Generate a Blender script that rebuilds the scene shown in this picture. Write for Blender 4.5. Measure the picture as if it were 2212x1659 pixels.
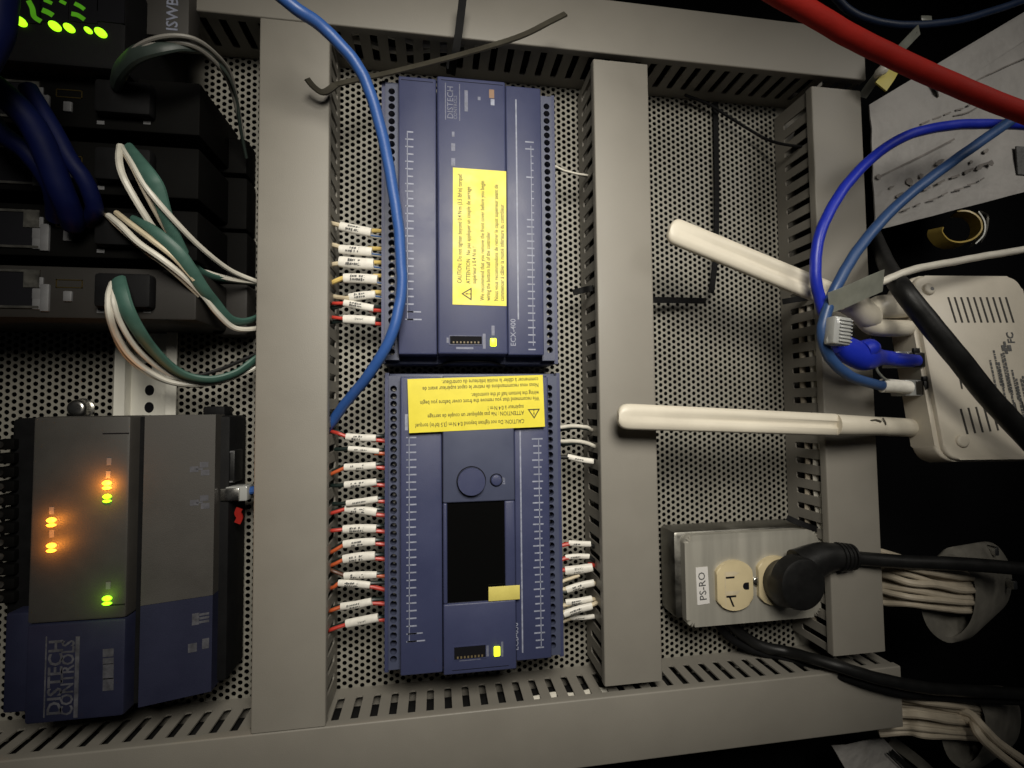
import bpy, bmesh, math, random
from mathutils import Matrix, Vector
random.seed(7)
PI = math.pi
for o in list(bpy.data.objects): bpy.data.objects.remove(o)
sc = bpy.context.scene
C = bpy.context.collection
# Panel coordinates: x right, y up along the panel, z out of the panel towards the viewer (metres).
# RX stands the panel upright in the world.
RX = Matrix.Rotation(PI/2, 4, 'X')

# ------------------------------------------------------------------ camera
CAM_D = 0.42791
ROT = (Matrix.Rotation(math.radians(-.6162), 4, 'Z') @ Matrix.Rotation(math.radians(-8.8065), 4, 'Y')
       @ Matrix.Rotation(math.radians(2.7208), 4, 'X'))
cam = bpy.data.cameras.new('camera'); cam.sensor_fit = 'HORIZONTAL'; cam.sensor_width = 36
cam.lens = 36*1060/2212; cam.clip_start = .005; cam.clip_end = 50
camo = bpy.data.objects.new('camera', cam); C.objects.link(camo)
camo.matrix_world = RX @ Matrix.Translation((0, 0, CAM_D)) @ ROT
sc.camera = camo
# ------------------------------------------------------------------ world and lamps
w = bpy.data.worlds.new('World'); sc.world = w; w.use_nodes = True
bg = w.node_tree.nodes['Background']; bg.inputs[0].default_value = (.9, .93, 1, 1); bg.inputs[1].default_value = .006
def area(name, loc, tgt, size, watts, col):
    l = bpy.data.lights.new(name, 'AREA'); l.shape = 'DISK'; l.size = size; l.energy = watts; l.color = col
    o = bpy.data.objects.new(name, l); C.objects.link(o)
    d = Vector(tgt)-Vector(loc)
    o.matrix_world = RX @ Matrix.Translation(loc) @ d.to_track_quat('-Z', 'Y').to_matrix().to_4x4()
def spot(name, loc, tgt, deg, rad, watts, col):
    l = bpy.data.lights.new(name, 'SPOT'); l.spot_size = math.radians(deg); l.spot_blend = 1; l.shadow_soft_size = rad; l.energy = watts; l.color = col
    o = bpy.data.objects.new(name, l); C.objects.link(o); d = Vector(tgt)-Vector(loc)
    o.matrix_world = RX @ Matrix.Translation(loc) @ d.to_track_quat('-Z', 'Y').to_matrix().to_4x4()
spot('room_lamp', (.055, .31, .62), (.045, -.012, 0), 79, .15, 23.5, (1, .95, .845))
spot('added_fill_lamp', (.66, .42, .62), (.50, .17, .04), 60, .14, 7.5, (1, .95, .86))  # added fill that brightens the leaflet and router, no known source
sc.view_settings.view_transform = 'Standard'; sc.view_settings.look = 'None'
sc.view_settings.exposure = 0; sc.view_settings.gamma = 1; sc.view_settings.use_curve_mapping = False
sc.cycles.max_bounces = 6; sc.cycles.caustics_reflective = False; sc.cycles.caustics_refractive = False
sc.cycles.sample_clamp_indirect = 3

# ------------------------------------------------------------------ helpers
ROT3 = ROT.to_3x3()
def P(px, py, z):
    """point of the plane at height z above the panel that the photograph shows at (px, py) of 2212 x 1659"""
    d = ROT3 @ Vector(((px-1106)/1060, -(py-829.5)/1060, -1)); t = (CAM_D-z)/-d.z
    return Vector((d.x*t, d.y*t, z))
def Z(x0, y0, k):                                   # coordinates read in an enlarged crop
    return lambda x, y, z: P((x0+x*k)*.54861, (y0+y*k)*.54861, z)

class MB:
    def __init__(s): s.v = []; s.f = []
    def add(s, vs, fs):
        b = len(s.v); s.v += [Vector(v) for v in vs]; s.f += [tuple(i+b for i in f) for f in fs]; return s
    def box(s, x0, x1, y0, y1, z0, z1):
        return s.add([(x, y, z) for z in (z0, z1) for y in (y0, y1) for x in (x0, x1)],
                     [(0, 2, 3, 1), (4, 5, 7, 6), (0, 1, 5, 4), (2, 6, 7, 3), (0, 4, 6, 2), (1, 3, 7, 5)])
    def rbox(s, x0, x1, y0, y1, z0, z1, b=.001, seg=2, M=None):
        bm = bmesh.new(); t = MB().box(x0, x1, y0, y1, z0, z1)
        vs = [bm.verts.new(v) for v in t.v]; [bm.faces.new([vs[i] for i in f]) for f in t.f]
        bmesh.ops.bevel(bm, geom=bm.edges[:], offset=b, segments=seg, affect='EDGES', profile=.5)
        s.bm(bm, M); return s
    def bm(s, bm, M=None):
        bm.verts.index_update()
        s.add([(M @ v.co if M else v.co.copy()) for v in bm.verts], [tuple(v.index for v in f.verts) for f in bm.faces]); bm.free()
    def prism(s, pts, z0, z1, b=0, seg=2, M=None, top_only=True):
        bm = bmesh.new()
        lo = [bm.verts.new((p[0], p[1], z0)) for p in pts]; hi = [bm.verts.new((p[0], p[1], z1)) for p in pts]
        n = len(pts); bm.faces.new(lo[::-1]); top = bm.faces.new(hi)
        for i in range(n): bm.faces.new((lo[i], lo[(i+1) % n], hi[(i+1) % n], hi[i]))
        if b:
            ed = list(top.edges) if top_only else bm.edges[:]
            bmesh.ops.bevel(bm, geom=ed, offset=b, segments=seg, affect='EDGES', profile=.5)
        s.bm(bm, M); return s
    def tube(s, pts, r, n=10, smooth=6, flat=1., cap=True, up=(0, 0, 1)):
        pts = [Vector(p) for p in pts]; rs = list(r) if isinstance(r, (list, tuple)) else [r]*len(pts)
        if smooth > 1 and len(pts) > 2:
            q = []; qr = []
            for i in range(len(pts)-1):
                a = pts[max(i-1, 0)]; b = pts[i]; c = pts[i+1]; d = pts[min(i+2, len(pts)-1)]
                for k in range(smooth):
                    t = k/smooth; q.append(.5*((2*b)+(c-a)*t+(2*a-5*b+4*c-d)*t*t+(3*b-a-3*c+d)*t**3)); qr.append(rs[i]+(rs[i+1]-rs[i])*t)
            q.append(pts[-1]); qr.append(rs[-1]); pts = q; rs = qr
        U = Vector(up); rings = []; b0 = len(s.v)
        for i, p in enumerate(pts):
            t = (pts[min(i+1, len(pts)-1)]-pts[max(i-1, 0)]).normalized()
            U = (U-t*U.dot(t))
            if U.length < 1e-6: U = t.orthogonal()
            U.normalize(); S = t.cross(U)
            for k in range(n):
                a = 2*PI*k/n; s.v.append(p+S*(math.cos(a)*rs[i])+U*(math.sin(a)*rs[i]*flat))
        m = len(pts)
        for i in range(m-1):
            for k in range(n):
                k2 = (k+1) % n; s.f.append((b0+i*n+k, b0+i*n+k2, b0+(i+1)*n+k2, b0+(i+1)*n+k))
        if cap:
            s.f.append(tuple(b0+k for k in range(n))[::-1]); s.f.append(tuple(b0+(m-1)*n+k for k in range(n)))
        return s
    def ribbon(s, pts, wd, th, up=(0, 0, 1), smooth=6):
        pts = [Vector(p) for p in pts]
        if smooth > 1 and len(pts) > 2:
            q = []
            for i in range(len(pts)-1):
                a = pts[max(i-1, 0)]; b = pts[i]; c = pts[i+1]; d = pts[min(i+2, len(pts)-1)]
                for k in range(smooth):
                    t = k/smooth; q.append(.5*((2*b)+(c-a)*t+(2*a-5*b+4*c-d)*t*t+(3*b-a-3*c+d)*t**3))
            pts = q+[pts[-1]]
        U = Vector(up); b0 = len(s.v); m = len(pts)
        for i, p in enumerate(pts):
            t = (pts[min(i+1, m-1)]-pts[max(i-1, 0)]).normalized(); U = (U-t*U.dot(t)).normalized(); S = t.cross(U)
            for a, c in ((-1, -1), (1, -1), (1, 1), (-1, 1)): s.v.append(p+S*a*wd/2+U*c*th/2)
        for i in range(m-1):
            for k in range(4):
                k2 = (k+1) % 4; s.f.append((b0+i*4+k, b0+i*4+k2, b0+(i+1)*4+k2, b0+(i+1)*4+k))
        s.f.append((b0+3, b0+2, b0+1, b0)); s.f.append(tuple(b0+(m-1)*4+k for k in range(4)))
        return s
    def disc(s, c, r, z0, z1, n=24, b=0, M=None):
        return s.prism([(c[0]+r*math.cos(2*PI*k/n), c[1]+r*math.sin(2*PI*k/n)) for k in range(n)], z0, z1, b, 3, M)
    def quad(s, pts): return s.add(pts, [tuple(range(len(pts)))])
    def text(s, st, size, loc, rz=0, align='LEFT', M=None, bold=0):
        me = text_mesh(st, align, bold)
        R = Matrix.Translation(loc) @ Matrix.Rotation(rz, 4, 'Z') @ Matrix.Scale(size, 4)
        if M: R = M @ R
        return s.add([R @ v for v in me[0]], me[1])

_tx = {}
def text_mesh(st, align, bold):
    k = (st, align, bold)
    if k not in _tx:
        cu = bpy.data.curves.new('t', 'FONT'); cu.body = st; cu.size = 1; cu.align_x = align; cu.resolution_u = 2; cu.offset = bold
        o = bpy.data.objects.new('t', cu); C.objects.link(o); bpy.context.view_layer.update()
        me = bpy.data.meshes.new_from_object(o.evaluated_get(bpy.context.evaluated_depsgraph_get()))
        _tx[k] = ([v.co.copy() for v in me.vertices], [tuple(p.vertices) for p in me.polygons])
        bpy.data.objects.remove(o); bpy.data.curves.remove(cu); bpy.data.meshes.remove(me)
    return _tx[k]

ORG = {}
def mesh(name, mb, m, org, smooth=True, recalc=True, angle=35):
    me = bpy.data.meshes.new(name); me.from_pydata([v-org for v in mb.v], [], mb.f)
    if recalc:
        bm = bmesh.new(); bm.from_mesh(me); bmesh.ops.recalc_face_normals(bm, faces=bm.faces[:]); bm.to_mesh(me); bm.free()
    if smooth:
        me.polygons.foreach_set('use_smooth', [True]*len(me.polygons)); me.set_sharp_from_angle(angle=math.radians(angle))
    me.materials.append(MT[m]); me.update(); return me
def tag(o, label, cat, group=None, kind=None):
    if label: o['label'] = label
    if cat: o['category'] = cat
    if group: o['group'] = group
    if kind: o['kind'] = kind
def thing(name, label, cat, loc=(0, 0, 0), group=None):
    o = bpy.data.objects.new(name, None); C.objects.link(o); loc = Vector(loc)
    o.empty_display_size = .01; o.matrix_world = RX @ Matrix.Translation(loc); ORG[o.name] = loc
    tag(o, label, cat, group); return o
def part(name, mb, m, par, **k):
    org = ORG[par.name]; o = bpy.data.objects.new(name, mesh(name, mb, m, org, **k)); C.objects.link(o)
    o.parent = par; ORG[o.name] = org; return o
def solo(name, mb, m, label, cat, group=None, kind=None, **k):
    org = sum(mb.v, Vector())/len(mb.v) if mb.v else Vector()
    if kind == 'structure': org = Vector()
    o = bpy.data.objects.new(name, mesh(name, mb, m, org, **k)); C.objects.link(o)
    o.matrix_world = RX @ Matrix.Translation(org); ORG[o.name] = org; tag(o, label, cat, group, kind); return o

# ------------------------------------------------------------------ materials
MT = {}
def mat(n, col, rough=.5, metal=0, var=.06, vs=60, bump=.0, bs=900, spec=.5, emit=None, es=0, rvar=.08, trans=0, alpha=1, bd=.0004, stretch=None):
    m = bpy.data.materials.new(n); m.use_nodes = True; nt = m.node_tree; N = nt.nodes; L = nt.links; b = N['Principled BSDF']
    b.inputs['Roughness'].default_value = rough; b.inputs['Metallic'].default_value = metal
    b.inputs['Specular IOR Level'].default_value = spec
    b.inputs['Transmission Weight'].default_value = trans; b.inputs['Alpha'].default_value = alpha
    tc = N.new('ShaderNodeTexCoord'); src = tc.outputs['Object']
    if stretch:
        mp = N.new('ShaderNodeMapping'); mp.inputs['Scale'].default_value = stretch; L.new(src, mp.inputs[0]); src = mp.outputs[0]
    if var:
        no = N.new('ShaderNodeTexNoise'); no.inputs['Scale'].default_value = vs; no.inputs['Detail'].default_value = 5; no.inputs['Roughness'].default_value = .62
        L.new(src, no.inputs['Vector'])
        rp = N.new('ShaderNodeMapRange'); rp.inputs[1].default_value = .25; rp.inputs[2].default_value = .75
        rp.inputs[3].default_value = 1-var*1.6; rp.inputs[4].default_value = 1+var
        L.new(no.outputs[0], rp.inputs[0])
        mx = N.new('ShaderNodeMix'); mx.data_type = 'RGBA'; mx.blend_type = 'MULTIPLY'; mx.inputs[0].default_value = 1
        mx.inputs[6].default_value = (*col, 1); L.new(rp.outputs[0], mx.inputs[7]); L.new(mx.outputs[2], b.inputs['Base Color'])
        rr = N.new('ShaderNodeMapRange'); rr.inputs[1].default_value = .3; rr.inputs[2].default_value = .7
        rr.inputs[3].default_value = max(0, rough-rvar); rr.inputs[4].default_value = min(1, rough+rvar)
        L.new(no.outputs[0], rr.inputs[0]); L.new(rr.outputs[0], b.inputs['Roughness'])
    else: b.inputs['Base Color'].default_value = (*col, 1)
    if bump:
        n2 = N.new('ShaderNodeTexNoise'); n2.inputs['Scale'].default_value = bs; n2.inputs['Detail'].default_value = 3
        L.new(src, n2.inputs['Vector']); bp = N.new('ShaderNodeBump'); bp.inputs['Strength'].default_value = bump; bp.inputs['Distance'].default_value = bd
        L.new(n2.outputs[0], bp.inputs['Height']); L.new(bp.outputs[0], b.inputs['Normal'])
    if emit: b.inputs['Emission Color'].default_value = (*emit, 1); b.inputs['Emission Strength'].default_value = es
    MT[n] = m; return m
mat('duct', (.235, .219, .190), .5, var=.075, vs=9, bump=.25, bs=1500)
mat('panel', (.275, .262, .225), .5, var=.12, vs=35, bump=.15, bs=700)
mat('void', (.003, .0032, .004), .9, var=0, spec=.1)
mat('ctl_blue', (.046, .054, .120), .42, var=.07, vs=25, bump=.35, bs=2600)
mat('ctl_strip', (.066, .076, .128), .45, var=.07, vs=30, bump=.25, bs=2600)
mat('print', (.30, .32, .41), .55, var=.25, vs=260)
mat('badge', (.26, .15, .085), .5, var=.1)
mat('print_dim', (.17, .18, .25), .55, var=.3, vs=260)
mat('print_faint', (.075, .075, .088), .6, var=.4, vs=150)
mat('black', (.008, .008, .008), .45, spec=.35, var=.15, vs=80, bump=.2, bs=1500)
mat('black_matte', (.006, .006, .0065), .7, spec=.15, var=.2, vs=80, bump=.2, bs=1200)
mat('filler', (.008, .008, .008), .8, var=.2, spec=.1)
mat('screen', (.003, .003, .003), .16, var=0, spec=.5)
mat('hole', (.004, .004, .006), .8, var=0, spec=.2)
mat('sticker', (.80, .68, .045), .45, var=.05, vs=70, bump=.1, bs=300)
mat('sticker_pale', (.72, .62, .16), .5, var=.08, vs=90)
mat('ink', (.045, .038, .01), .6, var=.2, vs=400)
mat('ink_grey', (.10, .10, .10), .6, var=.3, vs=500)
mat('sleeve', (.80, .77, .70), .45, var=.09, vs=180, bump=.25, bs=500)
mat('red_wire', (.50, .045, .03), .4, var=.1, vs=150)
mat('orange_wire', (.52, .10, .03), .4, var=.1, vs=150)
mat('brown_wire', (.10, .035, .015), .45, var=.1, vs=150)
mat('grey_wire', (.20, .19, .17), .5, var=.1)
mat('yellow_wire', (.68, .50, .16), .4, var=.08, vs=150)
mat('white_wire', (.66, .63, .55), .4, var=.08, vs=90, bump=.15, bs=300)
mat('cream_wire', (.62, .53, .37), .45, var=.1, vs=120)
mat('blue_stripe', (.06, .13, .32), .4, var=.05)
mat('green_black_wire', (.008, .016, .014), .4, var=.1)
mat('beige_cable', (.46, .40, .31), .55, var=.14, vs=60, bump=.2, bs=400)
mat('blue_cable', (.030, .095, .32), .42, var=.07, vs=50, bump=.15, bs=500)
mat('steel_blue_cable', (.030, .075, .20), .42, var=.07, vs=50, bump=.15, bs=500)
mat('bright_blue', (.012, .028, .42), .40, var=.06, vs=50, bump=.1, bs=400)
mat('navy_cable', (.001, .0035, .036), .6, spec=.15, var=.1, vs=50)
mat('dark_blue_cable', (.006, .02, .06), .5, var=.1, vs=50)
mat('red_cable', (.26, .010, .006), .7, spec=.2, var=.09, vs=60, bump=.2, bs=500)
mat('green_jacket', (.050, .12, .095), .55, var=.14, vs=60, bump=.2, bs=250)
mat('green_dark', (.028, .040, .034), .5, var=.14, vs=60, bump=.2, bs=250)
mat('olive_tie', (.050, .045, .033), .5, var=.15, vs=90)
mat('module_brown', (.022, .020, .018), .6, spec=.2, bump=.25, bs=1800)
mat('module', (.0030, .0029, .0027), .7, spec=.06, var=.12, vs=30, bump=.25, bs=1800)
mat('module_grey', (.050, .046, .041), .6, var=.1, vs=30, bump=.25, bs=1800)
mat('module_blue', (.015, .017, .040), .6, spec=.3, var=.1, vs=30, bump=.25, bs=1800)
mat('grey_plastic', (.13, .13, .135), .5, var=.1, vs=80)
mat('steel', (.50, .48, .42), .40, .45, var=.12, vs=60, rvar=.1, stretch=(1, .06, 1), bump=.06, bs=900)
mat('galvanised', (.30, .29, .26), .42, 1, var=.25, vs=45, rvar=.15)
mat('zinc', (.62, .61, .58), .28, 1, var=.1, vs=80)
mat('rail', (.80, .78, .70), .42, .1, var=.08, vs=60, stretch=(1, .08, 1))
mat('ivory', (.62, .52, .32), .38, var=.04, vs=60)
mat('ivory_dark', (.16, .12, .06), .5, var=0)
mat('white_label', (.70, .68, .66), .5, var=.03)
mat('router', (.60, .55, .46), .45, var=.05, vs=40, bump=.15, bs=900)
mat('antenna', (.64, .59, .49), .42, var=.04, vs=40, bump=.08, bs=500)
mat('vent', (.03, .027, .022), .7, var=0)
mat('clear', (.62, .63, .61), .12, var=0, trans=.45, spec=.6)
mat('tape', (.34, .35, .30), .35, var=.15, vs=80, bump=.4, bs=120, trans=.35)
mat('smoke_plug', (.10, .09, .075), .15, var=0, trans=.55)
mat('gold', (.55, .40, .14), .3, 1, var=0)
mat('paper', (.36, .345, .33), .6, var=.12, vs=22, bump=.9, bs=60, bd=.003)
mat('paper_print', (.22, .20, .185), .7, var=.3, vs=90)
mat('yellow_tag', (.50, .42, .04), .5, var=.1)
mat('hook_yellow', (.42, .30, .07), .35, var=.12, vs=90)
mat('sleeve_dark', (.16, .15, .128), .6, var=.25, vs=50, bump=.4, bs=400)
mat('led_green', (.2, .8, .05), .4, var=0, emit=(.34, 1, .008), es=1.9)
mat('led_lime', (.7, .9, .05), .4, var=0, emit=(.85, 1, .01), es=3.2)
mat('led_orange', (.9, .4, .05), .4, var=0, emit=(1, .33, .03), es=2.6)
mat('green_reflection', (.02, .10, .01), .3, var=.6, vs=200, emit=(.09, .35, .01), es=.55)

# ------------------------------------------------------------------ setting: perforated panel, dark cabinet behind
DA = (-.1286, -.0786); DB = (.1292, .1769); DC = (.3302, .3803); DT = (.29195, .33843); DU = (-.27753, -.22659); DH = .0512
def perforated_panel():
    dx, dy = .004677, .0054; X0, X1, Y0, Y1 = -.43, .384, -.30, .37
    hr = dy/math.sqrt(3); r = .00186; n = 12
    hx = [(hr*math.cos(k*PI/3), hr*math.sin(k*PI/3)) for k in range(6)]
    hc = [(r*math.cos(k*PI/6), r*math.sin(k*PI/6)) for k in range(12)]
    solid = [(DA[0]+.004, DA[1]-.003, -1, 1), (DB[0]+.003, DB[1]-.003, -1, 1), (DC[0]+.003, DC[1]-.003, -1, 1),
             (-1, 1, DT[0]+.003, DT[1]+.5), (-1, 1, DU[0]-.5, DU[1]-.003), (-.030, .088, .045, .25), (-.03, .088, -.185, .02),
             (-.42, -.19, .09, .34)]
    V = []; Fc = []
    i = 0; x = X0
    while x < X1:
        y = Y0+(dy/2 if i % 2 else 0)
        while y < Y1:
            b = len(V)
            if any(a < x < c and d < y < e for a, c, d, e in solid):
                V += [(x+a, y+c, 0) for a, c in hx]; Fc.append(tuple(range(b, b+6)))
            else:
                V += [(x+a, y+c, 0) for a, c in hx]+[(x+a, y+c, 0) for a, c in hc]+[(x+a, y+c, -.0007) for a, c in hc]
                for k in range(6):
                    k2 = (k+1) % 6; m = b+6+2*k; m1 = m+1; m2 = b+6+(2*k+2) % 12
                    Fc += [(b+k, b+k2, m1), (b+k, m1, m), (b+k2, m2, m1)]
                for k in range(12):
                    k2 = (k+1) % 12; Fc.append((b+6+k, b+6+k2, b+18+k2, b+18+k))
            y += dy
        x += dx; i += 1
    mb = MB(); mb.v = [Vector(v) for v in V]; mb.f = Fc
    solo('perforated_panel', mb, 'panel', 'beige-grey perforated steel mounting panel behind the wire ducts', 'panel', kind='structure', smooth=False, recalc=False)
perforated_panel()
solo('cabinet_wall', MB().box(-1.2, 1.4, -1, 1, -.09, -.08), 'void', 'black interior back wall of the cabinet', 'wall', kind='structure', smooth=False)

# ------------------------------------------------------------------ wire ducts
def slotted_wall(mp, L, flip, off, pitch=.0138, sw=.0056, z0=.002, z1=.0500, sb=.013, st=.0435, th=.0013):
    """one side wall: solid foot, rounded slots, solid top edge; mp(s, t, z) maps length, thickness, height"""
    mb = MB(); s = off-pitch; c = .0012
    cells = []
    while s < L: cells.append((max(s, 0), min(s+pitch, L))); s += pitch
    for a, e in cells:
        if e-a < .0005: continue
        if e-a < pitch*.8:
            q = [(a, z0), (e, z0), (e, z1), (a, z1)]
            for t in (0, th): mb.add([mp(u, t, v) for u, v in q], [(0, 1, 2, 3)])
            continue
        m = (a+e)/2; l, r = m-sw/2, m+sw/2
        inn = [(l, sb+c), (l+c, sb), (r-c, sb), (r, sb+c), (r, st-c), (r-c, st), (l+c, st), (l, st-c)]
        out = [(a, z0), (e, z0), (e, z1), (a, z1)]
        F = [(3, 0, 4, 11), (0, 1, 6, 5), (0, 5, 4), (1, 7, 6), (1, 2, 8, 7), (2, 9, 8), (2, 3, 10, 9), (3, 11, 10)]
        for t in (0, th): mb.add([mp(u, t, v) for u, v in out+inn], F)
        b = len(mb.v)-24
        mb.f += [(b+4+k, b+4+(k+1) % 8, b+16+(k+1) % 8, b+16+k) for k in range(8)]
    for t0, u0 in ((z0, 0), (z1, 0)):
        mb.add([mp(0, 0, t0), mp(L, 0, t0), mp(L, th, t0), mp(0, th, t0)], [(0, 1, 2, 3)])
    return mb
def duct(axis, s0, s1, c0, c1, label, offs, lip=.0068):
    L = s1-s0
    M = (lambda s, t, z: Vector((t, s, z))) if axis == 'y' else (lambda s, t, z: Vector((s, t, z)))
    base = M((s0+s1)/2, (c0+c1)/2, 0)
    d = thing('wire_duct', label, 'wire duct', base, 'slotted grey wire ducts framing the panel')
    def bx(mb, a0, a1, b0, b1, z0, z1, bev=0):
        if axis == 'y': a0, a1, b0, b1 = b0, b1, a0, a1
        if bev: mb.rbox(a0, a1, b0, b1, z0, z1, bev, 2)
        else: mb.box(a0, a1, b0, b1, z0, z1)
        return mb
    part('base', bx(MB(), s0, s1, c0+.0016, c1-.0016, .0004, .002), 'duct', d)
    part('side_wall', slotted_wall(lambda s, t, z: M(s0+s, c0+.0015+t, z), L, 1, offs[0]), 'duct', d, smooth=False)
    part('side_wall', slotted_wall(lambda s, t, z: M(s0+s, c1-.0015-t, z), L, -1, offs[1]), 'duct', d, smooth=False)
    # cover: a shallow U with rounded shoulders
    w = c1-c0; r = .0012; th = .0013
    prof = [(0, DH-lip), (0, DH-r)]+[(r-r*math.cos(a), DH-r+r*math.sin(a)) for a in (PI/6, PI/3, PI/2)]
    outer = prof+[(w-x, z) for x, z in prof[::-1]]
    inner = [(w-th, DH-lip), (w-th, DH-th), (th, DH-th), (th, DH-lip)]
    ring = outer+inner; n = len(ring); mb = MB()
    vs = [M(s, c0+x, z) for s in (s0, s1) for x, z in ring]
    fs = [(k, (k+1) % n, n+(k+1) % n, n+k) for k in range(n)]
    o = len(outer)
    for e in (0, n):
        fs += [tuple(e+k for k in (list(range(0, o//2))+[o+2, o+3])), tuple(e+k for k in (list(range(o//2, o))+[o, o+1])),
               (e+o//2-1, e+o//2, e+o+1, e+o+2)]
    mb.add(vs, fs); part('cover', mb, 'duct', d)
    return d
b_top = P(1275, 127, DH).y; b_bot = P(1307, 1483, DH).y; c_top = P(1752, 186, DH).y; c_bot = P(1800, 1418, DH).y
t_end = P(1868, 130, DH).x; u_end = P(1948, 1510, DH).x
duct('y', DU[1]+.0008, DT[0]-.0008, *DA, 'wide vertical grey wire duct between the dark modules and the blue controllers', (.003, .0085))
duct('y', b_bot, b_top, *DB, 'vertical grey wire duct just right of the blue controllers', (.004, .006))
duct('y', c_bot, c_top, *DC, 'vertical grey wire duct by the black gap, behind the blue network cables', (.002, .006))
duct('x', -.46, t_end, *DT, 'horizontal grey wire duct along the top edge of the panel', (.005, .004))
duct('x', -.46, u_end, *DU, 'horizontal grey wire duct along the bottom edge of the panel', (.004, .0064))

for pts, lab in (([(DA[0]+.025, -.215, .025), (DA[0]+.025, .03, .025), (DA[0]+.025, .28, .025)], 'black cable loom added to darken the wide vertical duct'),
                 ([(DB[0]+.024, -.215, .025), (DB[0]+.024, .03, .025), (DB[0]+.024, .275, .025)], 'black cable loom added to darken the duct beside the controllers'),
                 ([(DC[0]+.027, -.215, .025), (DC[0]+.029, .03, .025), (DC[0]+.029, .26, .025)], 'black cable loom added to darken the duct by the black gap'),
                 ([(-.45, DT[0]+.026, .025), (-.05, DT[0]+.026, .025), (t_end-.03, DT[0]+.026, .025)], 'black cable loom added to darken the top duct'),
                 ([(-.45, DU[1]-.026, .025), (-.05, DU[1]-.026, .025), (u_end-.06, DU[1]-.026, .025)], 'black cable loom added to darken the bottom duct')):
    solo('dark_filler', MB().tube(pts, .0205, 18, 6), 'filler', lab, 'cable', 'added dark fillers inside the wire ducts')  # added black mass that blocks light inside, so the slots look dark
# cables lying inside the ducts, seen through the slots
def inside(pts, r, m, label, nm='duct_cable'):
    solo(nm, MB().tube(pts, r, 8, 5), m, label, 'cable', 'cables inside the wire ducts')
x = DC[0]
for k, (dx, z, y0, y1, m) in enumerate([(.0055, .034, -.17, .12, 'white_wire'), (.0055, .022, -.2, .10, 'beige_cable'), (.0075, .040, -.19, .16, 'white_wire'), (.0055, .041, -.12, .05, 'white_wire')]):
    inside([(x+dx+.0003*math.sin(i*1.7+k), y0+(y1-y0)*i/6, z+.002*math.sin(i*2.3+k)) for i in range(7)], .0026, m,
           ['white cable inside the duct by the black gap, nearest its slots', 'beige cable low inside the duct by the black gap',
            'longest white cable inside the duct by the black gap', 'short white cable close under the cover of the duct by the black gap'][k])
for k, (dy, z, x0, x1) in enumerate([(.0055, .041, -.09, -.03), (.0055, .034, .07, .14), (.0055, .042, .085, .14)]):
    inside([(x0+(x1-x0)*i/6, DU[1]-dy-.0003*math.sin(i*1.9+k), z+.0015*math.sin(i*2.1+k)) for i in range(7)], .0026, 'white_wire',
           ['white cable inside the bottom duct, below the red labelled wires', 'long white cable inside the bottom duct below the controllers',
            'short white cable inside the bottom duct near the foot of the middle duct'][k])
for k, (dy, z, x0, x1) in enumerate([(.006, .037, -.07, .05), (.006, .026, -.075, .03)]):
    inside([(x0+(x1-x0)*i/6, DT[0]+dy+.0003*math.sin(i*1.9+k), z+.004*math.sin(i*1.4+k)) for i in range(7)], .003, 'white_wire',
           ['upper white cable inside the top duct behind the zip tie', 'lower white cable inside the top duct behind the zip tie'][k])

# ------------------------------------------------------------------ blue controllers
def hole_strip(x0, x1, y0, y1, zt, zb, hx, ys, r):
    """terminal strip: solid block whose face carries a row of round screw holes"""
    mb = MB(); n = 14
    ys = sorted(ys); edges = [y0]+[(a+b)/2 for a, b in zip(ys, ys[1:])]+[y1]
    if edges[1]-edges[0] > .008: pass
    for i, yc in enumerate(ys):
        a, e = edges[i], edges[i+1]; b = len(mb.v)
        out = []
        for k in range(n):                       # outer boundary sampled radially on the rectangle
            an = 2*PI*k/n; cx, cy = math.cos(an), math.sin(an)
            tx = ((x1-hx) if cx > 0 else (hx-x0))/max(abs(cx), 1e-9); ty = ((e-yc) if cy > 0 else (yc-a))/max(abs(cy), 1e-9)
            t = min(tx, ty); out.append((hx+cx*t, yc+cy*t))
        mb.v += [Vector((u, v, zt)) for u, v in out]
        mb.v += [Vector((hx+r*math.cos(2*PI*k/n), yc+r*math.sin(2*PI*k/n), zt)) for k in range(n)]
        mb.v += [Vector((hx+r*math.cos(2*PI*k/n), yc+r*math.sin(2*PI*k/n), zt-.009)) for k in range(n)]
        for k in range(n):
            k2 = (k+1) % n; mb.f += [(b+k, b+k2, b+n+k2, b+n+k), (b+n+k, b+n+k2, b+2*n+k2, b+2*n+k)]
        mb.f.append(tuple(b+2*n+k for k in range(n)))
        for cxn, cyn in ((x0, a), (x1, a), (x1, e), (x0, e)):   # corner fills
            an = math.atan2(cyn-yc, cxn-hx) % (2*PI); k = int(an/(2*PI)*n) % n
            mb.v.append(Vector((cxn, cyn, zt))); mb.f.append((b+k, b+(k+1) % n, len(mb.v)-1))
    for q in ([(x0, y0), (x0, y1)], [(x1, y1), (x1, y0)], [(x0, y1), (x1, y1)], [(x1, y0), (x0, y0)]):
        mb.add([(q[0][0], q[0][1], zt), (q[1][0], q[1][1], zt), (q[1][0], q[1][1], zb), (q[0][0], q[0][1], zb)], [(0, 1, 2, 3)])
    return mb
ZS, ZC, ZM = .0435, .0505, .0545
CAUT = ['CAUTION: Do not tighten beyond 0.4 N·m (3.5 lbf·in) torque!', 'ATTENTION : Ne pas appliquer un couple de serrage', 'supérieur à 0.4 N·m !',
        'We recommend that you remove the front cover before you begin', 'wiring the bottom half of the controller.',
        'Nous vous recommandons de retirer le capot supérieur avant de', 'commencer à câbler la moitié inférieure du contrôleur.']
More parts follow.
